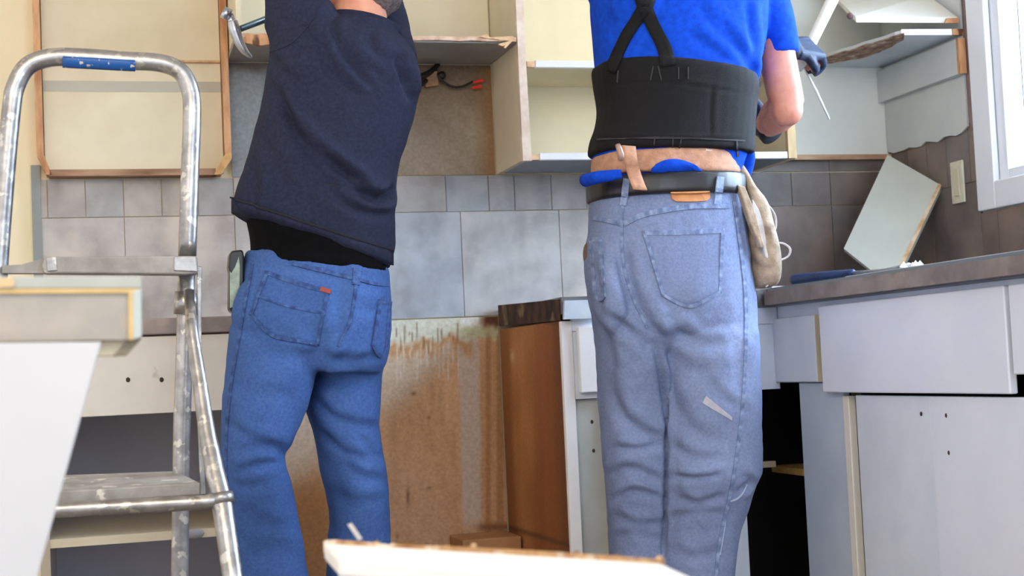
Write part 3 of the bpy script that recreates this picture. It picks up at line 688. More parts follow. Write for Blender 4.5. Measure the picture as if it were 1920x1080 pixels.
def hand_into(mb, w0, d, pn, side, curl=1.2, s=1., th=.0090):
    """wrist w0, pointing d, palm normal pn; five bent fingers of unequal length"""
    d = np.array(d, float); d /= np.linalg.norm(d); pn = np.array(pn, float); pn -= d*(pn@d); pn /= np.linalg.norm(pn)
    x = np.cross(d, pn)*side; w0 = np.array(w0, float)
    mb.tube([w0-d*.02, w0+d*.01], [.026*s, .025*s], 12, flat=(1, .8))
    for k in range(5): mb.tube([w0+x*(k-2)*.009*s, w0+d*.05*s+x*(k-2)*.014*s, w0+d*.088*s+x*(k-2)*.0165*s], [.017*s, .0155*s, .0125*s], 10)
    for k, (ln, off) in enumerate(((.072, -.031), (.082, -.0105), (.076, .0105), (.060, .030))):
        p = w0+d*.088*s+x*off*s; a = 0.; P = [p-d*.01]; seg = [ln*.45, ln*.32, ln*.25]
        for q, l in enumerate(seg):
            a += curl*(.75 if q == 0 else .62); v = d*math.cos(a)+pn*math.sin(a); p = p+v*l*s; P.append(p)
        mb.tube(P, [th*1.12*s, th*1.05*s, th*s, th*.82*s], 10, sub=3)
    b = w0+d*.028*s-x*.026*s
    mb.tube([b, b-x*.022*s+d*.018*s+pn*.014*s, b-x*.020*s+d*.045*s+pn*.034*s, b-x*.004*s+d*.062*s+pn*.046*s], [.014*s, .0125*s, .0105*s, .0085*s], 10, sub=3)

skin = mat('skin', (222, 160, 132), (206, 136, 112), scale=18, rough=.5, bump=.1, bscale=200, c3=(196, 116, 96), scale3=9, lo3=.6, hi3=.75)

# ================================================================ MAN IN THE DARK SWEATSHIRT
MY = 3.15
pl = thing('person', 'man seen from behind in charcoal sweatshirt and mid-blue jeans, raising a hammer', 'person', tuple(PZ(580, 1440, 0)))
pl.location = (float(PY(585, 900, MY)[0]), MY, 0)
def py_at(z, px, Y):      # photo row at which height z stands, at depth Y
    lo, hi = -900., 2600.
    for _ in range(40):
        m_ = (lo+hi)/2
        if PY(px, m_, Y)[2] > z: lo = m_
        else: hi = m_
    return m_
yb = py_at(.06, 520, MY); yk = py_at(.0, 520, MY)
torsoL = [((437, 399), (729, 508), MY, .125), ((436, 378), (737, 470), MY, .135), ((447, 345), (738, 420), MY, .14), ((456, 318), (739, 372), MY, .142), ((464, 288), (744, 328), MY, .145),
          ((475, 250), (757, 277), MY, .15), ((487, 205), (772, 228), MY, .15), ((497, 150), (784, 178), MY, .148), ((505, 100), (783, 132), MY, .14), ((512, 62), (768, 96), MY, .12), ((540, 52), (752, 80), MY, .105), ((600, 46), (742, 62), MY, .088), ((622, 36), (738, 48), MY, .074)]
hipsL = [((462, 470), (722, 500), MY, .11), ((458, 487), (728, 514), MY, .125), ((448, 540), (732, 560), MY, .138), ((438, 600), (732, 618), MY, .142), ((428, 650), (724, 676), MY, .135), ((424, 690), (712, 700), MY, .11)]
legLL = [((430, 610), (600, 640), MY-.02, .11), ((424, 690), (592, 700), MY-.03, .115), ((418, 760), (574, 765), MY-.03, .108), ((415, 830), (546, 833), MY-.03, .095), ((415, 855), (534, 855), MY-.03, .09), ((416, 905), (546, 903), MY-.02, .092), ((419, 960), (557, 960), MY, .09), ((426, 1020), (569, 1020), MY+.02, .086), ((440, 1080), (579, 1080), MY+.03, .084), ((462, 1200), (598, 1200), MY+.03, .08), ((478, yb-20), (622, yb-20), MY+.02, .085)]
legLR = [((575, 620), (728, 640), MY+.05, .10), ((582, 700), (715, 700), MY+.06, .10), ((574, 760), (710, 760), MY+.06, .098), ((585, 800), (708, 806), MY+.06, .092), ((594, 835), (713, 838), MY+.06, .088), ((600, 880), (722, 880), MY+.07, .086), ((612, 930), (728, 930), MY+.08, .085), ((618, 975), (730, 975), MY+.09, .084), ((615, 1020), (730, 1020), MY+.1, .083), ((612, 1100), (728, 1100), MY+.1, .083), ((606, 1220), (722, 1220), MY+.1, .08), ((602, yb-45), (730, yb-45), MY+.1, .085)]
shL = PY(560, 50, MY); elL = PY(543, -190, MY+.12); wrL = PY(588, 6, MY+.32)
shR = PY(728, 118, MY+.02); elR = PY(715, 10, MY+.30); wrR = PY(640, -30, MY+.44)
armL = dict(P=[shL, shL*.5+elL*.5, elL], R=[.074, .066, .055]); foreL = dict(P=[elL, elL*.5+wrL*.5, wrL], R=[.055, .048, .038])
armR = dict(P=[shR, shR*.5+elR*.5, elR], R=[.066, .062, .054]); foreR = dict(P=[elR, elR*.5+wrR*.5, wrR], R=[.054, .047, .038])
# body: one continuous surface
hc = PY(678, -50, MY+.03); HR = rotm('Z', math.radians(62))@rotm('X', math.radians(28))@np.eye(3)
b = MB(); loft(b, torsoL[:-2], grow=-.026); loft(b, hipsL, grow=-.022)
loft(b, [((515, 380), (680, 440), MY, .09), ((495, 420), (695, 460), MY, .095), ((490, 470), (700, 505), MY, .095), ((486, 520), (702, 540), MY, .10)])
loft(b, legLL, grow=-.024); loft(b, legLR, grow=-.024)
for a in (armL, foreL, armR, foreR): b.tube(a['P'], [r_-.02 for r_ in a['R']], 14)
neck0 = PY(672, 80, MY); b.tube([neck0, PY(676, 15, MY+.02), hc+[0, -.01, -.03]], [.066, .058, .055], 18)
head_into(b, hc, HR, .98)
hd = PY(590, 10, MY+.42)-wrL
hand_into(b, wrL, (.55, .5, .5), (-.2, .8, -.3), 1, 1.15, .95); hand_into(b, wrR, (-.6, .4, .6), (0, .8, -.4), -1, .8, .95)
Vb, Fb = remesh(b, .0055, 4); body = cloth('body', Vb, Fb, skin, pl); eyes(pl, hc, HR, .98)
# hair: short grey cap over the back and top of the skull
b = MB(); f_ = lambda *p: hc+HR@np.array(p)
b.ball(f_(0, -.022, .042), (.084, .094, .088), HR, 28, 18); b.ball(f_(0, -.055, -.02), (.068, .055, .055), HR, 20, 14); b.ball(f_(0, -.05, -.055), (.052, .045, .035), HR, 20, 14)
Vh, Fh = remesh(b, .006, 3); N = normals(Vh, Fh); Vh = Vh+N*(noise3(Vh, 260, 3)*.0018)[:, None]
cloth('hair', Vh, Fh, mat('grey_hair', (128, 118, 116), (84, 76, 78), scale=160, rough=.8, bump=.8, bscale=400), pl, label='short grey hair')
# boots
def boots(parent, legs, m):
    for (lx, rx, Yc) in legs:
        c0 = PY((lx+rx)/2, py_at(.05, (lx+rx)/2, Yc), Yc); b = MB()
        b.tube([c0+[0, -.04, .10], c0+[0, -.04, .0]], [.05, .052], 16)
        b.tube([c0+[0, -.085, -.005], c0+[0, 0, 0], c0+[0, .10, -.008], c0+[0, .18, -.012]], [.040, .046, .048, .036], 16, flat=(1, .92), sub=3)
        V, Fc = remesh(b, .006, 5); V[:, 2] = np.maximum(V[:, 2], .012); cloth('boot', V, Fc, m, parent)
        s = MB(); P = [(c0[0]+.05*math.sin(a)*(1 if math.cos(a) < .3 else 1.02), c0[1]+.045+.14*(-math.cos(a)), 0) for a in np.linspace(0, 2*math.pi, 28)[:-1]]
        s.prism(P, (0, 0, .018)).build('sole', mat('black_rubber', (24, 23, 22), rough=.8), parent)
boots(pl, ((480, 620, MY+.02), (604, 728, MY+.10)), mat('tan_boot_leather', (128, 92, 60), (104, 72, 46), scale=30, rough=.6))
# jeans
b = MB(); loft(b, hipsL); loft(b, legLL); loft(b, legLR)
b.ball(PY(520, 588, MY-.065), (.095, .075, .10)); b.ball(PY(672, 598, MY-.03), (.068, .07, .095))
Vj, Fj = remesh(b, .0052, 6)
Vj = folds(Vj, Fj, [
    ([(452, 612), (505, 652), (560, 668), (600, 660)], 11, .008), ([(600, 664), (650, 676), (712, 668)], 10, .010), ([(590, 600), (596, 650), (588, 720)], 14, .012),
    ([(640, 480), (640, 560), (632, 620), (605, 655)], 12, .007), ([(430, 795), (470, 822), (540, 838)], 9, .009), ([(452, 842), (500, 838), (540, 852)], 8, .008), ([(440, 885), (480, 874), (530, 866)], 8, .009),
    ([(560, 700), (540, 760), (500, 800)], 14, .005), ([(432, 905), (470, 915), (500, 900)], 10, .005), ([(440, 700), (480, 740), (560, 745)], 18, .005),
    ([(580, 735), (625, 782), (690, 800), (712, 790)], 9, .009), ([(590, 800), (640, 845), (700, 862)], 9, .009), ([(640, 862), (680, 895), (726, 902)], 10, .009), ([(625, 925), (670, 945), (726, 935)], 12, .007), ([(668, 810), (700, 850), (716, 856)], 7, .008),
    ([(690, 640), (660, 655), (620, 700)], 10, .006), ([(450, 950), (500, 985), (550, 990)], 14, .005), ([(460, 1040), (520, 1030), (565, 1050)], 14, .005), ([(470, 560), (520, 575), (600, 560)], 16, .003), ([(655, 560), (690, 580), (728, 570)], 10, .005),
    ([(480, 490), (475, 560), (455, 610)], 9, .004)])
N = normals(Vj, Fj); Vj = Vj+N*(noise3(Vj, 45, 1)*.0016+noise3(Vj, 120, 2)*.0008)[:, None]
wear_tone = 1+blobs(Vj, [(540, 590, 60, 45, .16), (500, 740, 50, 60, .22), (660, 560, 50, 50, .22), (665, 730, 45, 60, .18), (690, 880, 30, 60, .25), (520, 515, 60, 18, .2), (500, 960, 60, 90, -.12), (640, 930, 40, 60, -.12)])+noise3(Vj, 60, 5)*.05
denimL = mat('mid_blue_denim', (72, 102, 158), (58, 86, 142), scale=170, rough=.9, spec=.15, bump=.25, bscale=420, attr='Col', detail=8, lo=.3, hi=.7)
jl = cloth('jeans', Vj, Fj, denimL, pl, cols=np.repeat(wear_tone[:, None], 3, 1))
tj = bvh((Vj, Fj))
def pocket(tree, TL, TR, bottom, m, mseam, parent, band=True, I=12, J=12, w_=6, name='back_pocket'):
    p = MB(); patch(p, tree, quadgrid(TL, TR, bottom, I, J), .0028); o = p.build(name, m, parent, smooth=True, cols=True)
    s = MB(); c = np.mean([TL, TR]+list(bottom), axis=0); ins = lambda q: tuple(np.array(q)+(c-np.array(q))*.06)
    ribbon(s, tree, [ins(TL), ins(bottom[0])], w_, .0042, 5, seamcol)
    ribbon(s, tree, [ins(q) for q in bottom], w_, .0042, 5, seamcol)
    ribbon(s, tree, [ins(bottom[-1]), ins(TR)], w_, .0042, 5, seamcol)
    if band: ribbon(s, tree, [ins(TL), tuple((np.array(ins(TL))+ins(TR))/2+[0, 1]), ins(TR)], w_*1.5, .0042, 5, seamcol)
    s.build('stitching', mseam, o, cols=True); return o
seamL = mat('blue_seam_denim', (72, 104, 160), (46, 70, 122), scale=90, rough=.9, attr='Col', bump=.4, bscale=500)
pk = pocket(tj, (498, 508), (618, 544), [(468, 590), (510, 632), (560, 642), (598, 648)], denimL, seamL, pl)
s = MB(); ribbon(s, tj, [(482, 555), (540, 575), (610, 588)], 4, .0045, 5, seamcol); s.build('stitching', seamL, pk, cols=True)
pocket(tj, (712, 558), (730, 562), [(697, 650), (712, 672), (722, 660)], denimL, seamL, pl, I=5)
s = MB()
ribbon(s, tj, [(548, 494), (596, 506), (664, 522)], 8, .003, 5, seamcol); ribbon(s, tj, [(664, 522), (700, 532), (728, 534)], 6, .003, 5, seamcol)
s.build('yoke_seam', seamL, pl, cols=True)
s = MB(); ribbon(s, tj, [(667, 530), (664, 560), (655, 605), (634, 650)], 6, .003, 6, seamcol); s.build('centre_seam', seamL, pl, cols=True)
s = MB(); ribbon(s, tj, [(474, 495), (462, 560), (448, 640), (432, 740), (424, 850), (430, 960), (446, 1075), (470, 1200)], 5, .0025, 6, seamcol); s.build('side_seam', seamL, pl, cols=True)
s = MB(); patch(s, tj, quadgrid((662, 503), (674, 505), [(660, 534), (673, 535)], 3, 6), .005, colf=lambda i, j: (1.1, 1.1, 1.1)); s.build('belt_loop', seamL, pl, cols=True)
s = MB(); ribbon(s, tj, [(600, 542), (619, 548)], 8, .006, 4); s.build('rivet_bar', mat('red_thread', (150, 70, 60), rough=.8), pl)
# black tee shirt showing between hem and jeans
b = MB(); loft(b, [((466, 380), (715, 440), MY, .115), ((462, 410), (722, 470), MY, .122), ((468, 440), (724, 490), MY, .126), ((470, 470), (722, 502), MY, .124), ((464, 489), (726, 514), MY, .128), ((470, 500), (718, 520), MY, .118)])
V, Fc = remesh(b, .006, 3); cloth('tee_shirt', V, Fc, mat('black_cotton', (9, 9, 11), (13, 12, 15), scale=60, rough=.95, spec=.1), pl)
# sweatshirt
b = MB(); loft(b, torsoL)
for a in (armL, foreL, armR, foreR): b.tube(a['P'], a['R'], 18)
b.ball(shL+[.01, -.0, .0], (.08, .085, .085)); b.ball(shR+[-.02, -.02, -.01], (.070, .09, .085)); b.ball(PY(630, 160, MY-.08), (.12, .07, .10))
b.ball(PY(585, 50, MY-.02), (.06, .08, .06))
Vs, Fs = remesh(b, .0058, 7)
Vs = folds(Vs, Fs, [(p_, w_, d_*1.9) for p_, w_, d_ in [
    ([(622, 30), (634, 80), (668, 130), (700, 170)], 8, .008), ([(600, 60), (622, 130), (690, 190)], 9, .006), ([(645, 60), (668, 110), (720, 150)], 8, .005),
    ([(502, 150), (530, 200), (575, 262), (640, 320), (700, 352)], 9, .009), ([(520, 140), (548, 240), (600, 310), (650, 355), (730, 372)], 8, .010),
    ([(600, 285), (650, 330), (700, 372), (738, 362)], 10, .011), ([(580, 310), (640, 372), (690, 400), (738, 398)], 9, .008), ([(740, 345), (722, 372), (700, 378)], 7, .009),
    ([(504, 100), (520, 120), (560, 160)], 9, .006), ([(470, 290), (480, 350), (470, 392)], 9, .006), ([(560, 10), (580, 60), (560, 95), (510, 120)], 6, .004),
    ([(758, 120), (764, 165), (780, 190)], 9, .009), ([(742, 92), (748, 130), (770, 160)], 7, .008), ([(485, 240), (520, 320), (560, 390)], 14, .004), ([(690, 60), (700, 90), (740, 120)], 9, .005)]])
N = normals(Vs, Fs); Vs = Vs+N*(noise3(Vs, 38, 7)*.0022+noise3(Vs, 110, 8)*.0007)[:, None]
sweat = mat('charcoal_fleece', (46, 50, 72), (37, 40, 58), scale=140, rough=.95, spec=.15, bump=.35, bscale=500, attr='Col', lo=.3, hi=.7)
cloth('sweatshirt', Vs, Fs, sweat, pl, cols=np.ones((len(Vs), 3)))
ts = bvh((Vs, Fs))
s = MB(); patch(s, ts, [[(437+u*298, 372+u*97+v*28+(u*(1-u))*6) for u in np.linspace(0, 1, 30)] for v in np.linspace(0, 1, 4)], .004, colf=lambda i, j: (.94, .94, .98) if i % 2 else (1.04, 1.04, 1.04)); s.build('ribbed_hem', sweat, pl, smooth=True, cols=True)
s = MB(); ribbon(s, ts, [(436, 371), (520, 398), (620, 432), (735, 468)], 3, .006, 6); s.build('hem_seam', mat('dark_seam', (30, 30, 40), rough=.9), pl)
s = MB(); ribbon(s, ts, [(604, 0), (584, 40), (548, 80), (506, 98)], 2, .0015, 5); s.build('sleeve_seam', sweat, pl, cols=True)
cN = PY(684, 50, MY+.0)
b = MB(); ring = []
for k in range(28):
    a = 2*math.pi*k/28; ring.append(cN+np.array([.068*math.cos(a), .062*math.sin(a), .0-.016*math.cos(a)]))
b.tube(ring+[ring[0]], .0165, 10, flat=(1, 1)); V, Fc = remesh(b, .005, 3); cloth('collar', V, Fc, sweat, pl, cols=np.ones((len(V), 3))*.9)
# belt holster with phone
o = thing('phone_holster', 'black belt holster with a pale phone on the hip of the man in the sweatshirt', 'holster', tuple(PY(444, 580, MY-.02)))
MB().prism([PY(x, y, MY-.045) for x, y in ((434, 470), (455, 468), (458, 480), (459, 570), (455, 584), (434, 586), (429, 578), (430, 510), (428, 500), (430, 478))], (0, .05, 0)).build('case', mat('black_gloss', (24, 22, 26), rough=.25), o, bevel=.004)
MB().prism([PY(x, y, MY-.048) for x, y in ((431, 508), (434, 512), (441, 500), (448, 480), (450, 500), (449, 560), (443, 574), (431, 578))], (0, .006, 0)).build('phone_face', mat('pale_green_glass', (168, 182, 164), (110, 126, 116), scale=30, rough=.15), o, bevel=.001)
# hammer
t = thing('claw_hammer', 'steel claw hammer raised beside the left cabinet', 'hammer', tuple(PY(450, 60, MY+.36)))
HY = MY+.36
h_ = MB(); h_.tube([PY(417, 22, HY), PY(432, 29, HY)], [.0145, .0145], 18); h_.tube([PY(430, 28, HY), PY(434, 38, HY), PY(440, 50, HY)], [.010, .009, .012], 14)
h_.tube([PY(436, 40, HY), PY(440, 56, HY), PY(448, 78, HY), PY(458, 95, HY), PY(472, 108, HY)], [.016, .019, .016, .012, .004], 14, flat=(1.0, .75), sub=5)
h_.build('hammer_head', steel, t, smooth=True, bevel=0)
h_ = MB(); e2 = PY(585, 3, HY+.02); s2 = PY(446, 56, HY); h_.tube([s2, s2*.5+e2*.5, e2+(e2-s2)*.5], [.0075, .0085, .0095], 14); h_.build('handle', mat('blued_steel_handle', (120, 146, 168), (84, 108, 130), rough=.25, metal=.8, scale=20), t, smooth=True)

# ================================================================ MAN IN THE BLUE SHIRT
RY = 3.1
pr_ = thing('person', 'man seen from behind in blue tee shirt, black back brace and faded jeans', 'person', (float(PY(1245, 900, RY)[0]), RY, 0))
yb2 = py_at(.05, 1240, RY)
hipsR = [((1120, 350), (1380, 350), RY, .118), ((1113, 375), (1385, 375), RY, .128), ((1108, 440), (1391, 440), RY, .135), ((1102, 490), (1398, 500), RY, .14), ((1110, 560), (1406, 560), RY, .142), ((1120, 610), (1410, 615), RY, .132), ((1126, 640), (1411, 642), RY+.01, .112), ((1134, 668), (1404, 670), RY+.02, .08), ((1150, 690), (1390, 690), RY+.02, .05)]
legRL = [((1118, 590), (1240, 600), RY+.0, .115), ((1127, 650), (1236, 655), RY+.02, .118), ((1127, 700), (1250, 700), RY+.03, .112), ((1130, 760), (1258, 760), RY+.045, .10), ((1135, 850), (1260, 850), RY+.06, .092), ((1143, 950), (1258, 950), RY+.075, .085), ((1148, 1040), (1252, 1040), RY+.08, .083), ((1150, 1160), (1262, 1160), RY+.05, .08), ((1152, yb2-40), (1272, yb2-40), RY+.05, .085)]
legRR = [((1225, 590), (1410, 600), RY-.01, .11), ((1228, 650), (1412, 650), RY-.02, .118), ((1243, 700), (1413, 700), RY-.02, .118), ((1250, 760), (1416, 760), RY-.03, .112), ((1254, 850), (1420, 850), RY-.03, .10), ((1254, 885), (1419, 885), RY-.03, .098), ((1253, 915), (1406, 912), RY-.02, .094), ((1250, 960), (1392, 960), RY, .09), ((1247, 1010), (1378, 1010), RY+.01, .088), ((1243, 1080), (1368, 1080), RY+.02, .086), ((1238, 1200), (1362, 1200), RY+.03, .083), ((1232, yb2-20), (1366, yb2-20), RY+.02, .088)]
torsoR = [((1124, 345), (1376, 345), RY, .115), ((1117, 290), (1394, 292), RY, .125), ((1122, 250), (1398, 255), RY, .13), ((1129, 200), (1399, 205), RY, .135), ((1124, 140), (1402, 160), RY, .14), ((1120, 90), (1418, 110), RY, .145), ((1115, 40), (1428, 60), RY, .145), ((1114, 0), (1430, 0), RY, .14), ((1120, -50), (1430, -50), RY, .125), ((1160, -95), (1400, -95), RY, .10), ((1215, -112), (1340, -112), RY, .075)]
s1 = PY(1435, 0, RY); e1 = PY(1476, 198, RY+.0); w1 = PY(1438, 236, RY+.13)
s0 = PY(1150, -30, RY+.02); e0 = PY(1190, 120, RY+.28); w0 = PY(1488, 92, RY+.40)
hcR = PY(1268, -205, RY+.03); HRR = rotm('Z', math.radians(-25))@rotm('X', math.radians(-12))
b = MB(); loft(b, torsoR, grow=-.024); loft(b, hipsR[:-3], grow=-.03); loft(b, legRL, grow=-.034); loft(b, legRR, grow=-.024)
b.tube([s1, s1*.5+e1*.5, e1, ], [.052, .044, .041], 18, sub=4); b.ball(PY(1474, 205, RY+.0), (.040, .042, .042))
b.tube([e1, e1*.5+w1*.5, w1], [.042, .043, .029], 18, sub=4)
b.tube([s0, s0*.5+e0*.5, e0], [.055, .046, .042], 18, sub=4); b.tube([e0, e0*.5+w0*.5, w0], [.042, .040, .028], 18, sub=4)
b.tube([PY(1275, -60, RY), PY(1272, -130, RY+.01), hcR], [.062, .056, .055], 18); head_into(b, hcR, HRR, .98)
bar_d = PY(1562, 0, RY+.44)-PY(1505, 112, RY+.44); bar_d /= np.linalg.norm(bar_d)
gh0 = dict(w0=w0+np.array([.0, .0, .0]), d=(.82, .35, .10), pn=(-.25, .7, -.65), side=1, curl=1.15, s=1.0)
gh1 = dict(w0=w1+np.array([0, .01, 0]), d=(-.30, .50, .62), pn=(.45, .45, .55), side=-1, curl=1.0, s=.98)
for g_ in (gh0, gh1): hand_into(b, g_['w0'], g_['d'], g_['pn'], g_['side'], g_['curl'], g_['s']*.92)
Vb, Fb = remesh(b, .0055, 4)
skin2 = mat('skin_ruddy', (226, 160, 138), (204, 126, 108), scale=16, rough=.5, bump=.1, bscale=200)
body = cloth('body', Vb, Fb, skin2, pr_); eyes(pr_, hcR, HRR, .98)
f_ = lambda *p: hcR+HRR@np.array(p)
b = MB(); b.ball(f_(0, -.022, .042), (.084, .094, .088), HRR, 28, 18); b.ball(f_(0, -.055, -.02), (.068, .055, .055), HRR, 20, 14)
Vh, Fh = remesh(b, .006, 3); cloth('hair', Vh, Fh, mat('brown_hair', (92, 70, 54), (64, 48, 38), scale=160, rough=.8, bump=.8, bscale=400), pr_)
boots(pr_, ((1155, 1268, RY+.05), (1240, 1362, RY+.02)), MATS['tan_boot_leather'])
# gloves
glove = mat('navy_glove', (34, 50, 82), (24, 34, 58), scale=60, rough=.6, bump=.3, bscale=300)
gpale = mat('pale_blue_glove_fabric', (150, 180, 214), (110, 140, 180), scale=50, rough=.6)
for k, g_ in enumerate((gh0, gh1)):
    b = MB(); hand_into(b, g_['w0'], g_['d'], g_['pn'], g_['side'], g_['curl'], g_['s']*1.02, .0112)
    V, Fc = remesh(b, .0036, 3); o = cloth('glove', V, Fc, glove, pr_, label='navy work glove')
    dd = np.array(g_['d'])/np.linalg.norm(g_['d'])
    MB().tube([g_['w0']-dd*.030, g_['w0']-dd*.005], [.034, .033], 20, flat=(1, .9)).build('cuff', mat('black_cuff', (22, 26, 36), rough=.6), o, smooth=True)
    MB().ball(g_['w0']-dd*.016+np.array([-.012, -.032, .012]), (.006, .004, .009)).build('cuff_tag', mat('yellow_tag', (190, 196, 60), rough=.5), o, smooth=True)
# jeans
b = MB(); loft(b, hipsR); loft(b, legRL); loft(b, legRR)
b.ball(PY(1146, 545, RY-.05), (.042, .07, .095)); b.ball(PY(1288, 548, RY-.075), (.100, .075, .105))
Vj, Fj = remesh(b, .0052, 6)
Vj = folds(Vj, Fj, [(p_, w_, d_*1.5) for p_, w_, d_ in [
    ([(1168, 430), (1170, 500), (1188, 560), (1216, 620), (1228, 670)], 14, .013), ([(1140, 590), (1180, 620), (1226, 660)], 9, .008), ([(1226, 600), (1240, 625), (1290, 630)], 9, .006),
    ([(1226, 640), (1238, 690), (1250, 780), (1252, 870), (1248, 980), (1244, 1060)], 4.5, .012), ([(1258, 600), (1300, 640), (1370, 645)], 10, .007), ([(1250, 650), (1285, 690), (1340, 700)], 14, .005),
    ([(1140, 690), (1160, 770), (1210, 815), (1250, 830)], 12, .010), ([(1250, 720), (1292, 800), (1350, 830)], 14, .006), ([(1150, 838), (1190, 842), (1245, 836)], 7, .006),
    ([(1140, 895), (1180, 878), (1245, 905)], 8, .007), ([(1150, 940), (1190, 922), (1250, 940)], 7, .007), ([(1145, 965), (1200, 985), (1250, 980)], 8, .006), ([(1260, 892), (1310, 898), (1355, 888)], 6, .008),
    ([(1262, 830), (1300, 858), (1360, 862)], 10, .005), ([(1265, 930), (1310, 945), (1365, 925)], 8, .006), ([(1256, 975), (1300, 962), (1360, 962)], 8, .004), ([(1150, 1010), (1190, 1000), (1240, 1015)], 8, .005),
    ([(1255, 1030), (1300, 1045), (1360, 1030)], 10, .004), ([(1120, 600), (1138, 640), (1150, 700)], 10, .007), ([(1380, 620), (1390, 700), (1380, 780)], 12, .004), ([(1322, 700), (1350, 740), (1395, 770)], 8, .005), ([(1392, 885), (1408, 905), (1380, 925)], 6, .008),
    ([(1110, 480), (1125, 540), (1122, 590)], 8, .007)]])
N = normals(Vj, Fj); Vj = Vj+N*(noise3(Vj, 45, 11)*.0016+noise3(Vj, 120, 12)*.0009)[:, None]
wear_tone = 1+blobs(Vj, [(1300, 500, 55, 50, .12), (1170, 500, 40, 60, .10), (1390, 620, 26, 120, .30), (1330, 660, 60, 40, .10), (1240, 700, 18, 80, -.25), (1190, 980, 60, 90, -.22), (1310, 980, 60, 90, -.10), (1360, 860, 40, 40, .16), (1290, 580, 50, 16, .12)])+noise3(Vj, 60, 15)*.045  # pale worn spots, plus darker tone between and low on the legs
denimR = mat('faded_grey_blue_denim', (130, 142, 176), (112, 126, 162), scale=170, rough=.9, spec=.15, bump=.25, bscale=420, attr='Col', detail=8, lo=.3, hi=.7)
cloth('jeans', Vj, Fj, denimR, pr_, cols=np.repeat(wear_tone[:, None], 3, 1))
tj = bvh((Vj, Fj)); seamR = mat('faded_seam_denim', (140, 156, 188), (112, 128, 164), scale=90, rough=.9, attr='Col', bump=.4, bscale=500)
pocket(tj, (1203, 433), (1358, 428), [(1240, 556), (1292, 578), (1352, 550)], denimR, seamR, pr_)
pocket(tj, (1109, 444), (1127, 446), [(1118, 555), (1128, 566), (1134, 560)], denimR, seamR, pr_, I=5)
s = MB(); ribbon(s, tj, [(1170, 420), (1210, 402), (1290, 388), (1365, 386)], 10, .003, 5, seamcol); ribbon(s, tj, [(1112, 408), (1140, 414), (1166, 420)], 8, .003, 5, seamcol); s.build('yoke_seam', seamR, pr_, cols=True)
s = MB(); ribbon(s, tj, [(1168, 380), (1166, 430), (1170, 500), (1188, 560), (1214, 615)], 6, .002, 6, seamcol); s.build('centre_seam', seamR, pr_, cols=True)
s = MB(); ribbon(s, tj, [(1376, 376), (1386, 450), (1396, 540), (1398, 640), (1392, 760), (1380, 860), (1368, 930), (1352, 1000), (1342, 1080), (1340, 1160)], 6, .0025, 6, seamcol); s.build('side_seam', seamR, pr_, cols=True)
s = MB(); patch(s, tj, [[(1324+u*48-v*7*(1-u), 742+u*40+v*14*(1-u*.55)) for u in np.linspace(0, 1, 6)] for v in np.linspace(0, 1, 3)], .002); s.build('worn_patch', mat('threadbare_patch', (182, 176, 184), (160, 166, 188), scale=60, rough=.9), pr_, label='pale threadbare worn patch')
s = MB(); ribbon(s, tj, [(1366, 940), (1380, 936), (1392, 925), (1400, 908)], 2.2, .002, 4); ribbon(s, tj, [(1364, 946), (1358, 990), (1350, 1040)], 1.8, .002, 5); s.build('frayed_edge', mat('pale_fray', (170, 182, 206), rough=.9), pr_)
# tee shirt
b = MB(); loft(b, torsoR)
b.tube([PY(1400, -25, RY), PY(1436, 20, RY), PY(1458, 80, RY), PY(1463, 102, RY)], [.066, .062, .050, .0465], 22, sub=4)
b.tube([s0, s0*.6+e0*.4], [.066, .058], 20)
b.ball(PY(1200, 10, RY-.06), (.08, .08, .08)); b.ball(PY(1340, 20, RY-.06), (.10, .08, .09)); b.ball(PY(1395, 130, RY-.04), (.035, .06, .05))
Vs, Fs = remesh(b, .0058, 6)
Vs = folds(Vs, Fs, [([(1310, 0), (1340, 50), (1400, 110), (1420, 150)], 9, .006), ([(1400, 0), (1408, 60), (1418, 130)], 7, .009), ([(1290, 60), (1340, 95), (1400, 130)], 9, .005), ([(1340, 20), (1380, 80), (1418, 140)], 8, .006),
    ([(1430, 10), (1440, 60), (1440, 105)], 9, .004), ([(1120, 20), (1150, 60), (1170, 110)], 12, .003), ([(1215, 30), (1210, 80), (1200, 120)], 14, .003)])
N = normals(Vs, Fs); Vs = Vs+N*(noise3(Vs, 40, 21)*.0016)[:, None]
blue = mat('royal_blue_cotton', (18, 76, 204), (14, 64, 184), scale=70, rough=.9, spec=.15, bump=.2, bscale=500)
cloth('tee_shirt', Vs, Fs, blue, pr_)
ts = bvh((Vs, Fs))
# back brace
b = MB(); loft(b, [((1126, 122), (1398, 152), RY, .146), ((1122, 128), (1404, 158), RY, .150), ((1126, 160), (1406, 180), RY, .147), ((1131, 200), (1402, 205), RY, .142), ((1126, 235), (1401, 240), RY, .138), ((1117, 262), (1400, 268), RY, .136), ((1114, 284), (1399, 290), RY, .134), ((1117, 290), (1397, 296), RY, .128)], grow=.006)
V, Fc = remesh(b, .0055, 2); V = folds(V, Fc, [([(1116, 258), (1250, 262), (1400, 262)], 3, .003), ([(1125, 160), (1250, 154), (1400, 176)], 3, .002), ([(1336, 158), (1332, 210), (1334, 258)], 4, .002)])
N = normals(V, Fc); V = V+N*(noise3(V, 50, 31)*.001)[:, None]
cloth('back_brace', V, Fc, black, pr_); tb = bvh((V, Fc), (Vs, Fs))
s = MB(); ribbon(s, tb, [(1120, 262), (1250, 258), (1396, 264)], 3, .003, 8); ribbon(s, tb, [(1380, 262), (1382, 294)], 3, .003, 5)
s.build('brace_seam', mat('grey_thread', (52, 50, 56), rough=.8), pr_)
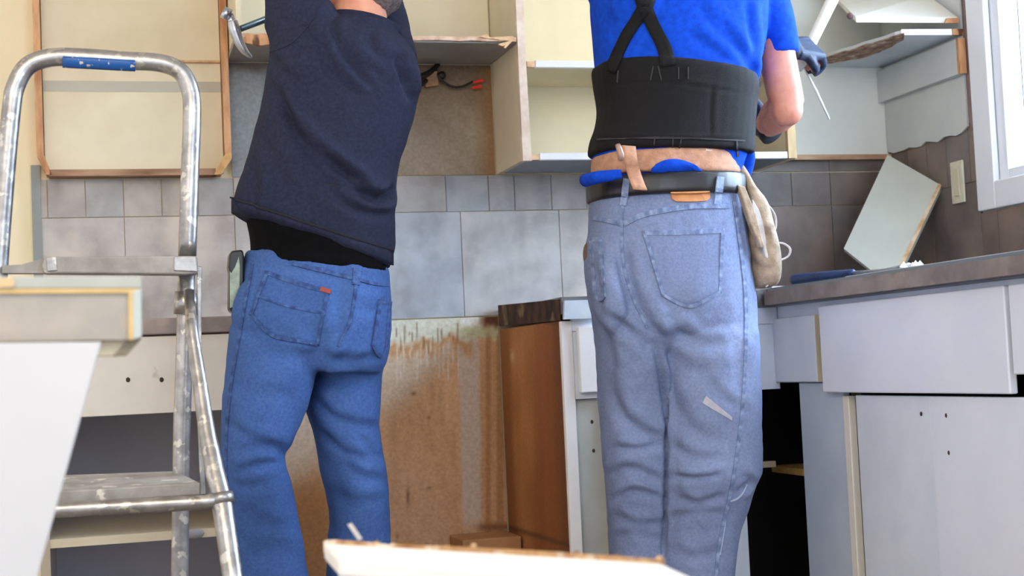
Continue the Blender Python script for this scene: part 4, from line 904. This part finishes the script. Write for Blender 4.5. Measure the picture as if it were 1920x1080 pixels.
for pts in ([(1160, 132), (1158, 154)], [(1225, 124), (1220, 150)], [(1234, 124), (1240, 150)], [(1272, 126), (1272, 148)], [(1290, 126), (1290, 148)], [(1228, 256), (1224, 284)], [(1262, 256), (1260, 284)], [(1278, 256), (1274, 276)]):
    s = MB(); ribbon(s, tb, pts, 2.2, .0028, 6); s.build('stay_stitching', MATS['grey_thread'], pr_)
s = MB(); ribbon(s, tb, [(1322, 281), (1334, 283)], 3, .004, 4); s.build('tag', mat('white_tag', (220, 220, 224), rough=.6), pr_, label='tiny white tag')
MB().tube([PY(1398, 140, RY-.05), PY(1410, 150, RY-.04), PY(1416, 160, RY-.02)], [.014, .018, .013], 14, sub=3).build('brace_end', black, pr_, smooth=True)
for pts, wd in (([(1166, -92), (1190, -45), (1208, 12)], 26), ([(1262, -104), (1232, -50), (1210, 12)], 26), ([(1210, 12), (1180, 60), (1160, 100), (1146, 134)], (26, 20, 20)), ([(1208, 12), (1225, 50), (1245, 90), (1252, 124)], (26, 24, 28))):
    s = MB(); ribbon(s, tb, pts, wd, .0055, 6, across=4); s.build('suspender', black, pr_, smooth=True)
# waist layers
tan = mat('tan_webbing', (196, 148, 120), (176, 128, 102), scale=80, rough=.8, bump=.3, bscale=300)
b = MB(); loft(b, [((1119, 292), (1380, 292), RY, .124), ((1116, 300), (1378, 300), RY, .128), ((1115, 328), (1378, 330), RY, .130), ((1120, 334), (1370, 336), RY, .124)], grow=.002)
V, Fc = remesh(b, .0055, 2); V = V+normals(V, Fc)*(noise3(V, 60, 41)*.0015)[:, None]; cloth('tool_belt_strap', V, Fc, tan, pr_, label='tan tool belt strap'); tw = bvh((V, Fc), (Vj, Fj))
s = MB(); patch(s, tw, [[(1214+u*128, (326-30*math.sin(math.pi*u**.75)+u*8)*(1-v)+(336-4*math.sin(math.pi*u)+u*6)*v) for u in np.linspace(0, 1, 18)] for v in np.linspace(0, 1, 5)], .008); s.build('shirt_tail', blue, pr_, smooth=True)
b = MB(); b.tube([PY(1098, 338, RY-.05), PY(1125, 332, RY-.115), PY(1165, 326, RY-.14)], [.015, .014, .010], 12, sub=4, flat=(1, 1)); b.build('shirt_tail', blue, pr_, smooth=True)
b = MB(); loft(b, [((1374, 284), (1402, 284), RY, .06), ((1372, 300), (1402, 305), RY, .07), ((1370, 330), (1398, 330), RY, .06), ((1376, 348), (1390, 346), RY, .04)]); V, Fc = remesh(b, .005, 4); cloth('shirt_tail', V, Fc, blue, pr_)
b = MB(); loft(b, [((1114, 340), (1381, 331), RY, .128), ((1110, 346), (1386, 336), RY, .135), ((1110, 372), (1387, 364), RY, .139), ((1114, 379), (1384, 371), RY, .134)], grow=.004, sub=3)
V, Fc = remesh(b, .005, 1); cloth('belt', V, Fc, blackleather, pr_, label='black leather belt'); tw = bvh((V, Fc), (Vj, Fj), )
for a_, b_, w_ in (((1176, 336), (1169, 386), 12), ((1350, 332), (1344, 384), 13)):
    s = MB(); ribbon(s, tw, [a_, ((a_[0]+b_[0])/2, (a_[1]+b_[1])/2), b_], w_, .004, 5, lambda i, j: (1.15, 1.15, 1.15), across=3); s.build('belt_loop', seamR, pr_, cols=True)
s = MB(); patch(s, bvh((Vj, Fj), (V, Fc)), quadgrid((1257, 360), (1330, 358), [(1259, 374), (1268, 379), (1322, 378), (1330, 372)], 8, 4), .004); s.build('leather_patch', mat('orange_leather_patch', (214, 150, 98), (190, 124, 76), scale=40, rough=.6), pr_, label='orange-brown leather patch')
s = MB(); tt_ = bvh((V, Fc), (Vj, Fj))
grid = [[(1166+u*26+v*6+v*v*16, 272+v*82+u*2) for u in np.linspace(0, 1, 5)] for v in np.linspace(0, 1, 10)]
P = [PY(x_, y_, RY-.150-.008*math.sin(j*.8)) for j, row in enumerate(grid) for x_, y_ in row]
Fq = [(j*5+i, j*5+i+1, j*5+i+6, j*5+i+5) for j in range(9) for i in range(4)]
o = mk('strap_end', P, Fq, tan, pr_, smooth=True, label='hanging end of the tan strap'); so = o.modifiers.new('s', 'SOLIDIFY'); so.thickness = .004
MB().tube([PY(1158, 271, RY-.15), PY(1164, 290, RY-.155), PY(1163, 300, RY-.15)], [.006, .008, .005], 8, sub=3).build('buckle', mat('dull_buckle', (170, 140, 128), rough=.5, metal=.3), pr_, smooth=True)
# tool pouch on the right hip
t = thing('tool_pouch', 'tan canvas nail pouch hanging at the right hip of the man in blue', 'tool pouch', tuple(PY(1425, 540, RY-.02)))
canvas = mat('tan_canvas', (190, 172, 152), (160, 142, 124), scale=40, rough=.9, bump=.4, bscale=200, c3=(136, 118, 104), scale3=16, lo3=.56, hi3=.66)
b = MB(); loft(b, [((1368, 292), (1380, 296), RY-.03, .022), ((1372, 320), (1394, 330), RY-.03, .045), ((1378, 350), (1410, 358), RY-.03, .06), ((1387, 390), (1430, 392), RY-.03, .07), ((1396, 440), (1442, 440), RY-.03, .075), ((1402, 490), (1452, 490), RY-.03, .075), ((1406, 525), (1450, 528), RY-.03, .065), ((1412, 538), (1440, 540), RY-.03, .045)], n=28)
V, Fc = remesh(b, .005, 3); V = folds(V, Fc, [([(1392, 350), (1410, 420), (1440, 500)], 6, .006), ([(1400, 360), (1425, 420), (1446, 470)], 5, .006), ([(1400, 480), (1420, 500), (1445, 505)], 7, .006)])
V = V+normals(V, Fc)*(noise3(V, 70, 51)*.002)[:, None]; cloth('pouch_body', V, Fc, canvas, t)
pale = mat('pale_canvas_lining', (222, 220, 222), (196, 192, 196), scale=30, rough=.8)
MB().prism([PY(x, y, RY-.10) for x, y in ((1412, 372), (1424, 392), (1438, 430), (1448, 470), (1450, 494), (1436, 482), (1424, 440), (1410, 400))], (0, .03, 0)).build('front_pocket', pale, t, bevel=.004)
for pts, r_ in (([(1398, 352), (1430, 375), (1452, 402), (1454, 428), (1444, 442)], .0045), ([(1444, 458), (1466, 456), (1481, 466), (1478, 480), (1462, 488), (1446, 490)], .0045), ([(1448, 492), (1460, 505), (1452, 522), (1436, 538)], .0035)):
    MB().tube([PY(x, y, RY-.07) for x, y in pts], r_, 10, sub=5, flat=(1, .5)).build('loop', pale, t, smooth=True)
MB().prism([PY(x, y, RY-.12) for x, y in ((1384, 346), (1398, 350), (1418, 400), (1434, 460), (1428, 466), (1408, 420))], (0, .02, 0)).build('flap', canvas, t, bevel=.003)
# dark scrap of tool at the left hip
b = MB(); b.ball(PY(1104, 478, RY+.02), (.010, .03, .030)); b.build('glove_tip', mat('brown_leather_tip', (112, 88, 72), rough=.7), pr_, smooth=True)
# white bar held by the gloved hands
t = thing('white_rod', 'white painted rod gripped in the raised gloved hand', 'rod', tuple(PY(1505, 118, RY+.46)))
a = PY(1503, 118, RY+.47); c_ = PY(1563, -5, RY+.47); MB().tube([a-(c_-a)*.1, a, c_, c_+(c_-a)*1.2], [.010, .014, .0165, .0165], 16).build('rod', white, t, smooth=True)
o = MB().tube([PY(1508, 128, RY+.49), PY(1530, 170, RY+.49), PY(1555, 224, RY+.49)], [.003, .004, .003], 8).build('white_wire', mat('pale_wire', (228, 230, 228), rough=.5), smooth=True)
tag(o, 'thin pale strip dangling below the raised glove', 'strip')

# ================================================================ STEPLADDER
LY = 2.72
t = thing('stepladder', 'paint-spattered aluminium stepladder with a rounded top rail', 'ladder', (float(PY(180, 1000, LY)[0]), LY-.2, 0))
def foot(px, py, Yv, dx=0.):
    return PY(px, py_at(.012, px, Yv)+0, Yv)
hoop = [(-22, 900), (-10, 640), (-2, 490), (10, 330), (22, 200), (30, 160), (52, 124), (95, 108), (160, 108), (240, 114), (300, 118), (338, 134), (356, 168), (360, 215), (356, 330), (351, 480)]
P = [PY(x, y, LY) for x, y in hoop]; b = MB(); b.tube(P, [.0165]*len(P), 18, sub=4); b.build('top_rail', alum, t, smooth=True)
rr_ = [PY(351, 470, LY), PY(347, 620, LY), PY(341, 800, LY), PY(337, 1080, LY)]; d_ = rr_[3]-rr_[2]
foot_r = rr_[3]+(rr_[3]-rr_[1])*((rr_[3][2]-.02)/(rr_[1][2]-rr_[3][2]))
MB().tube(rr_+[foot_r], [.0155]*5, 18).build('leg', alum, t, smooth=True)
l3 = P[0]; l1 = P[2]; foot_l = l3+(l3-l1)*((l3[2]-.02)/(l1[2]-l3[2])); MB().tube([l3, foot_l], [.0165, .0155], 18).build('leg', alum, t, smooth=True)
MB().tube([PY(350, 548, LY), PY(347, 590, LY)], [.021, .021], 18).build('collar', alum, t, smooth=True)
NY = 2.52
n0 = PY(354, 545, LY-.03); n1 = PY(415, 935, NY); n2 = PY(436, 1080, NY-.055)
fn = n1+(n2-n1)*((n1[2]-.02)/(n1[2]-n2[2])); MB().tube([n0, PY(361, 630, LY-.06), PY(371, 695, LY-.085), PY(388, 810, LY-.135), PY(404, 890, LY-.175), n1, n2, fn], [.009, .011, .0125, .0145, .0165, .0175, .0165, .0165], 18).build('leg', alum, t, smooth=True)
MB().tube([PY(414, 926, NY+.003), PY(418, 946, NY-.002)], [.0205, .0205], 18).build('joint_sleeve', alum, t, smooth=True)
# matching near leg on the left (behind the white panel)
ml0 = PY(-10, 525, LY-.03); ml1 = PY(-85, 985, NY); fl = ml1+(ml1-ml0)*((ml1[2]-.02)/(ml0[2]-ml1[2])); MB().tube([ml0, ml1, fl], [.013, .0175, .0165], 18).build('leg', alum, t, smooth=True)
MB().tube([n1+[0, -.004, .002], PY(385, 942, NY), PY(100, 957, NY), ml1], [.014, .0125, .0125, .0125], 14).build('crossbar', alum, t, smooth=True)
# spacer strut
MB().prism([PY(x, y, LY-.04) for x, y in ((369, 498), (380, 500), (378, 560), (378, 760), (386, 928), (376, 928), (369, 760), (370, 560))], (0, .012, 0)).build('strut', alum, t, bevel=.002)
# platform
MB().prism([PY(84, 481, LY-.05), PY(370, 480, LY-.05), PY(372, 512, LY-.05), PY(350, 514, LY-.05), PY(84, 512, LY-.05), PY(78, 500, LY-.05)], (0, .05, 0)).build('platform', alumdk, t, bevel=.003)
MB().prism([PY(86, 483, LY-.052), PY(105, 481, LY-.052), PY(108, 508, LY-.052), PY(88, 510, LY-.052)], (0, .006, 0)).build('bracket', alum, t, bevel=.002)
MB().prism([PY(326, 480, LY-.053), PY(368, 480, LY-.053), PY(371, 510, LY-.053), PY(326, 508, LY-.053)], (0, .006, 0)).build('bracket', alum, t, bevel=.002)
MB().prism([PY(4, 498, LY-.03), PY(40, 496, LY-.03), PY(84, 484, LY-.03), PY(84, 512, LY-.03), PY(4, 512, LY-.03)], (0, .03, 0)).build('side_arm', alumdk, t)
# tread
zt = PY(340, 905, NY+.05)[2]
a = PY(375, 905, NY+.03); c2 = PY(60, 925, NY+.03); a2 = PY(375, 928, NY+.03); c3_ = PY(60, 948, NY+.03)
dpt = np.array([-.02, .22, .0]); 
bk0 = PY(330, 883, LY+.05); bk1 = PY(60, 893, LY+.05)
V = [c2, a, bk0, bk1, c3_, a2, bk0-[0, 0, .02], bk1-[0, 0, .02]]
mk('tread', V, [(0, 1, 2, 3), (4, 7, 6, 5), (0, 4, 5, 1), (1, 5, 6, 2), (2, 6, 7, 3), (3, 7, 4, 0)], alumdk, t, bevel=.002)
# blue sticker on the rail
b = MB(); ring = []
tl = [PY(117+i*(255-117)/8, 121+i*(126-121)/8-12, LY) for i in range(9)]
V = []; 
for i in range(9):
    c = PY(117+i*(253-117)/8, 112+i*.9, LY)
    for a_ in np.linspace(-.15, 1.15, 6): V.append(c+np.array([0, -.0172*math.cos(a_), -.0172*math.sin(a_)]))
Fq = [(i*6+k, i*6+k+1, i*6+k+7, i*6+k+6) for i in range(8) for k in range(5)]
o = mk('sticker', V, Fq, mat('blue_sticker', (24, 82, 152), (24, 82, 152), rough=.4, scale=20, c3=(206, 196, 180), scale3=55, lo3=.60, hi3=.63), t, smooth=True, label='scratched blue sticker'); so = o.modifiers.new('s', 'SOLIDIFY'); so.thickness = .0006
for f0 in (foot_r, foot_l, fn, fl):
    MB().tube([f0+[0, 0, .035], np.array([f0[0], f0[1], 0.0])], [.02, .022], 14).build('rubber_foot', MATS['black_rubber'], t, smooth=True)

# ================================================================ FOREGROUND
SY = 1.5
t = thing('counter_slab', 'cut-off mottled grey countertop slab with yellow glue lines, standing on the white panel', 'countertop slab', tuple(PY(60, 642, SY)))
mott = mat('mottled_beige_laminate', (166, 157, 146), (148, 144, 139), scale=16, rough=.5, c3=(172, 154, 136), scale3=9, lo3=.5, hi3=.65)
MB().prism([PY(x, y, SY) for x, y in ((-150, 548), (241, 549), (241, 637), (-150, 643))], (0, .06, 0)).build('core', mott, t)
lip = mat('pale_grey_lip', (170, 173, 166), (160, 163, 157), scale=20, rough=.45)
MB().prism([PY(x, y, SY-.004) for x, y in ((-150, 519), (265, 518), (265, 540), (-150, 541))], (0, .066, 0)).build('top_edge', lip, t, bevel=.001)
MB().prism([PY(x, y, SY-.004) for x, y in ((249, 546), (265, 541), (266, 632), (250, 637))], (0, .064, 0)).build('end_edge', mat('pale_blue_lip', (176, 184, 183), rough=.45), t, bevel=.001)
glue = mat('yellow_glue', (206, 178, 126), (192, 162, 106), scale=40, rough=.7)
MB().prism([PY(x, y, SY-.003) for x, y in ((-150, 541), (263, 540), (250, 549), (-150, 551))], (0, .05, 0)).build('glue_line', glue, t)
MB().prism([PY(x, y, SY-.003) for x, y in ((241, 549), (250, 549), (250, 637), (241, 637))], (0, .05, 0)).build('glue_line', glue, t)
MB().prism([PY(x, y, SY-.006) for x, y in ((-20, 524), (22, 520), (28, 530), (24, 537), (-20, 540))], (0, .003, 0)).build('chip', mat('orange_chip', (208, 176, 136), rough=.8), t)
MB().prism([PY(x, y, SY+.01) for x, y in ((150, 642), (238, 638), (214, 666), (150, 668))], (0, .05, 0)).build('bracket', mat('beige_bracket', (204, 190, 164), rough=.7), t)
MB().prism([PY(x, y, SY+.008) for x, y in ((241, 638), (266, 634), (238, 665), (212, 667))], (0, .05, 0)).build('slab_shadow_bar', mat('olive_grey_shadow', (134, 124, 102), rough=.8), t, label='dark slanted bar standing in for the slab shadow')  # dark bar built in place of the shadow under the slab
PY0 = 1.46
def down(px, py, Yv):      # the floor point straight along the panel's slanted edge
    p = PY(px, py, Yv); return p
e_a = PY(190, 641, PY0); e_b = PY(70, 1080, PY0); e_f = e_a+(e_b-e_a)*(e_a[2]/(e_a[2]-e_b[2]))
tl_ = PY(-170, 645, PY0); bl_ = np.array([min(tl_[0], e_f[0]-.1), PY0, 0.0]); e_f[2] = 0
o = MB().prism([tl_, e_a, e_f, bl_], (0, .03, 0)).build('cabinet_panel', mat('satin_white_panel', (198, 198, 201), (194, 194, 197), scale=4, rough=.5), bevel=.001)
tag(o, 'large white cabinet panel with a slanted edge in the left foreground', 'panel')
# broken white cabinet box in front
zt = .585; pA = PZ(614, 1013, zt); pB = PZ(1247, 1050, zt)
t = thing('broken_cabinet', 'removed white cabinet box with chipped raw wood top edge in the foreground', 'cabinet', (float((pA[0]+pB[0])/2), float((pA[1]+pB[1])/2), 0))
dirx = (pB-pA)/np.linalg.norm(pB-pA); back = np.array([-dirx[1], dirx[0], 0.]); 
if back[1] > 0: back = -back       # towards the camera
fr_ = back*.06
pA2 = PZ(640, 1046, zt-.012)
n = 40; top = []
for i in range(n+1):
    u = i/n; p = pA+(pB-pA)*u; top.append(p+np.array([0, 0, .0015*math.sin(i*1.3)+.0015*math.sin(i*3.7)]))
V = []; 
for p in top: V += [p, p+back*.014-np.array([0, 0, .003])]
def strip(rows, m, name, thick, par, nrm_):
    b = MB(); q = [r_[0] for r_ in rows]+[r_[1] for r_ in rows[::-1]]; b.prism(q, nrm_); return b.build(name, m, par)
rows = [(top[i]+[0, 0, .002*math.sin(i*2.9)], top[i]+back*.006) for i in range(n+1)]
strip(rows, mat('chipped_yellow_edge', (196, 158, 112), (150, 104, 66), scale=60, rough=.9, c3=(232, 220, 200), scale3=30, lo3=.5, hi3=.6), 'raw_edge', 0, t, (0, 0, -.012))
A0 = pA+back*.006+[0, 0, -.001]; B0 = pB+back*.006+[0, 0, -.001]; A1 = A0+back*.05+dirx*.022-[0, 0, .014]; B1 = B0+back*.05+dirx*.03-[0, 0, .014]
A1 = PZ(634, 1046, zt-.010); B1 = A1+(B0-A0)*1.02
V = [A0, B0, B1, A1, A0-[0, 0, .02], B0-[0, 0, .02], B1-[0, 0, .02], A1-[0, 0, .02]]
mk('top_panel', V, [(0, 1, 2, 3), (4, 7, 6, 5), (0, 4, 5, 1), (1, 5, 6, 2), (2, 6, 7, 3), (3, 7, 4, 0)], white, t, bevel=.004)
A2 = A1+dirx*.004; B2 = B1-dirx*.004
MB().prism([A2-[0, 0, .019], B2-[0, 0, .019], np.array([B2[0], B2[1], 0]), np.array([A2[0], A2[1], 0])], tuple(-back*.012)).build('front_panel', mat('soft_white_panel', (196, 197, 201), (190, 191, 195), scale=5, rough=.4), t)
for Q0, Q1 in ((A0+dirx*.03, A1+dirx*.006), (B0-dirx*.03, B1-dirx*.006)):
    MB().prism([Q0-[0, 0, .021], Q1-[0, 0, .021], np.array([Q1[0], Q1[1], 0]), np.array([Q0[0], Q0[1], 0])], tuple(dirx*.010*(1 if (Q0-A0)@dirx < .1 else -1))).build('side_panel', white, t)
Ab = A0+dirx*.032; Bb = B0-dirx*.032
MB().prism([Ab-[0, 0, .022], Bb-[0, 0, .022], np.array([Bb[0], Bb[1], 0]), np.array([Ab[0], Ab[1], 0])], tuple(back*.01)).build('back_panel', white, t)
rn = random.Random(9)
for px, py, s_ in ((888, 1024, .0024), (1236, 1047, .0022)):
    MB().ball(PZ(px, py, zt+.002), (s_*1.4, s_, s_*1.1), n=8, m=6).build('wood_chip', MATS['pale_raw_wood'], t)
MB().prism([PY(652, 984, pA[1]-.01), PY(660, 981, pA[1]-.01), PY(680, 1010, pA[1]-.01), PY(672, 1014, pA[1]-.01)], (0, .004, 0)).build('splinter', mat('pale_splinter', (196, 190, 186), rough=.7), t)
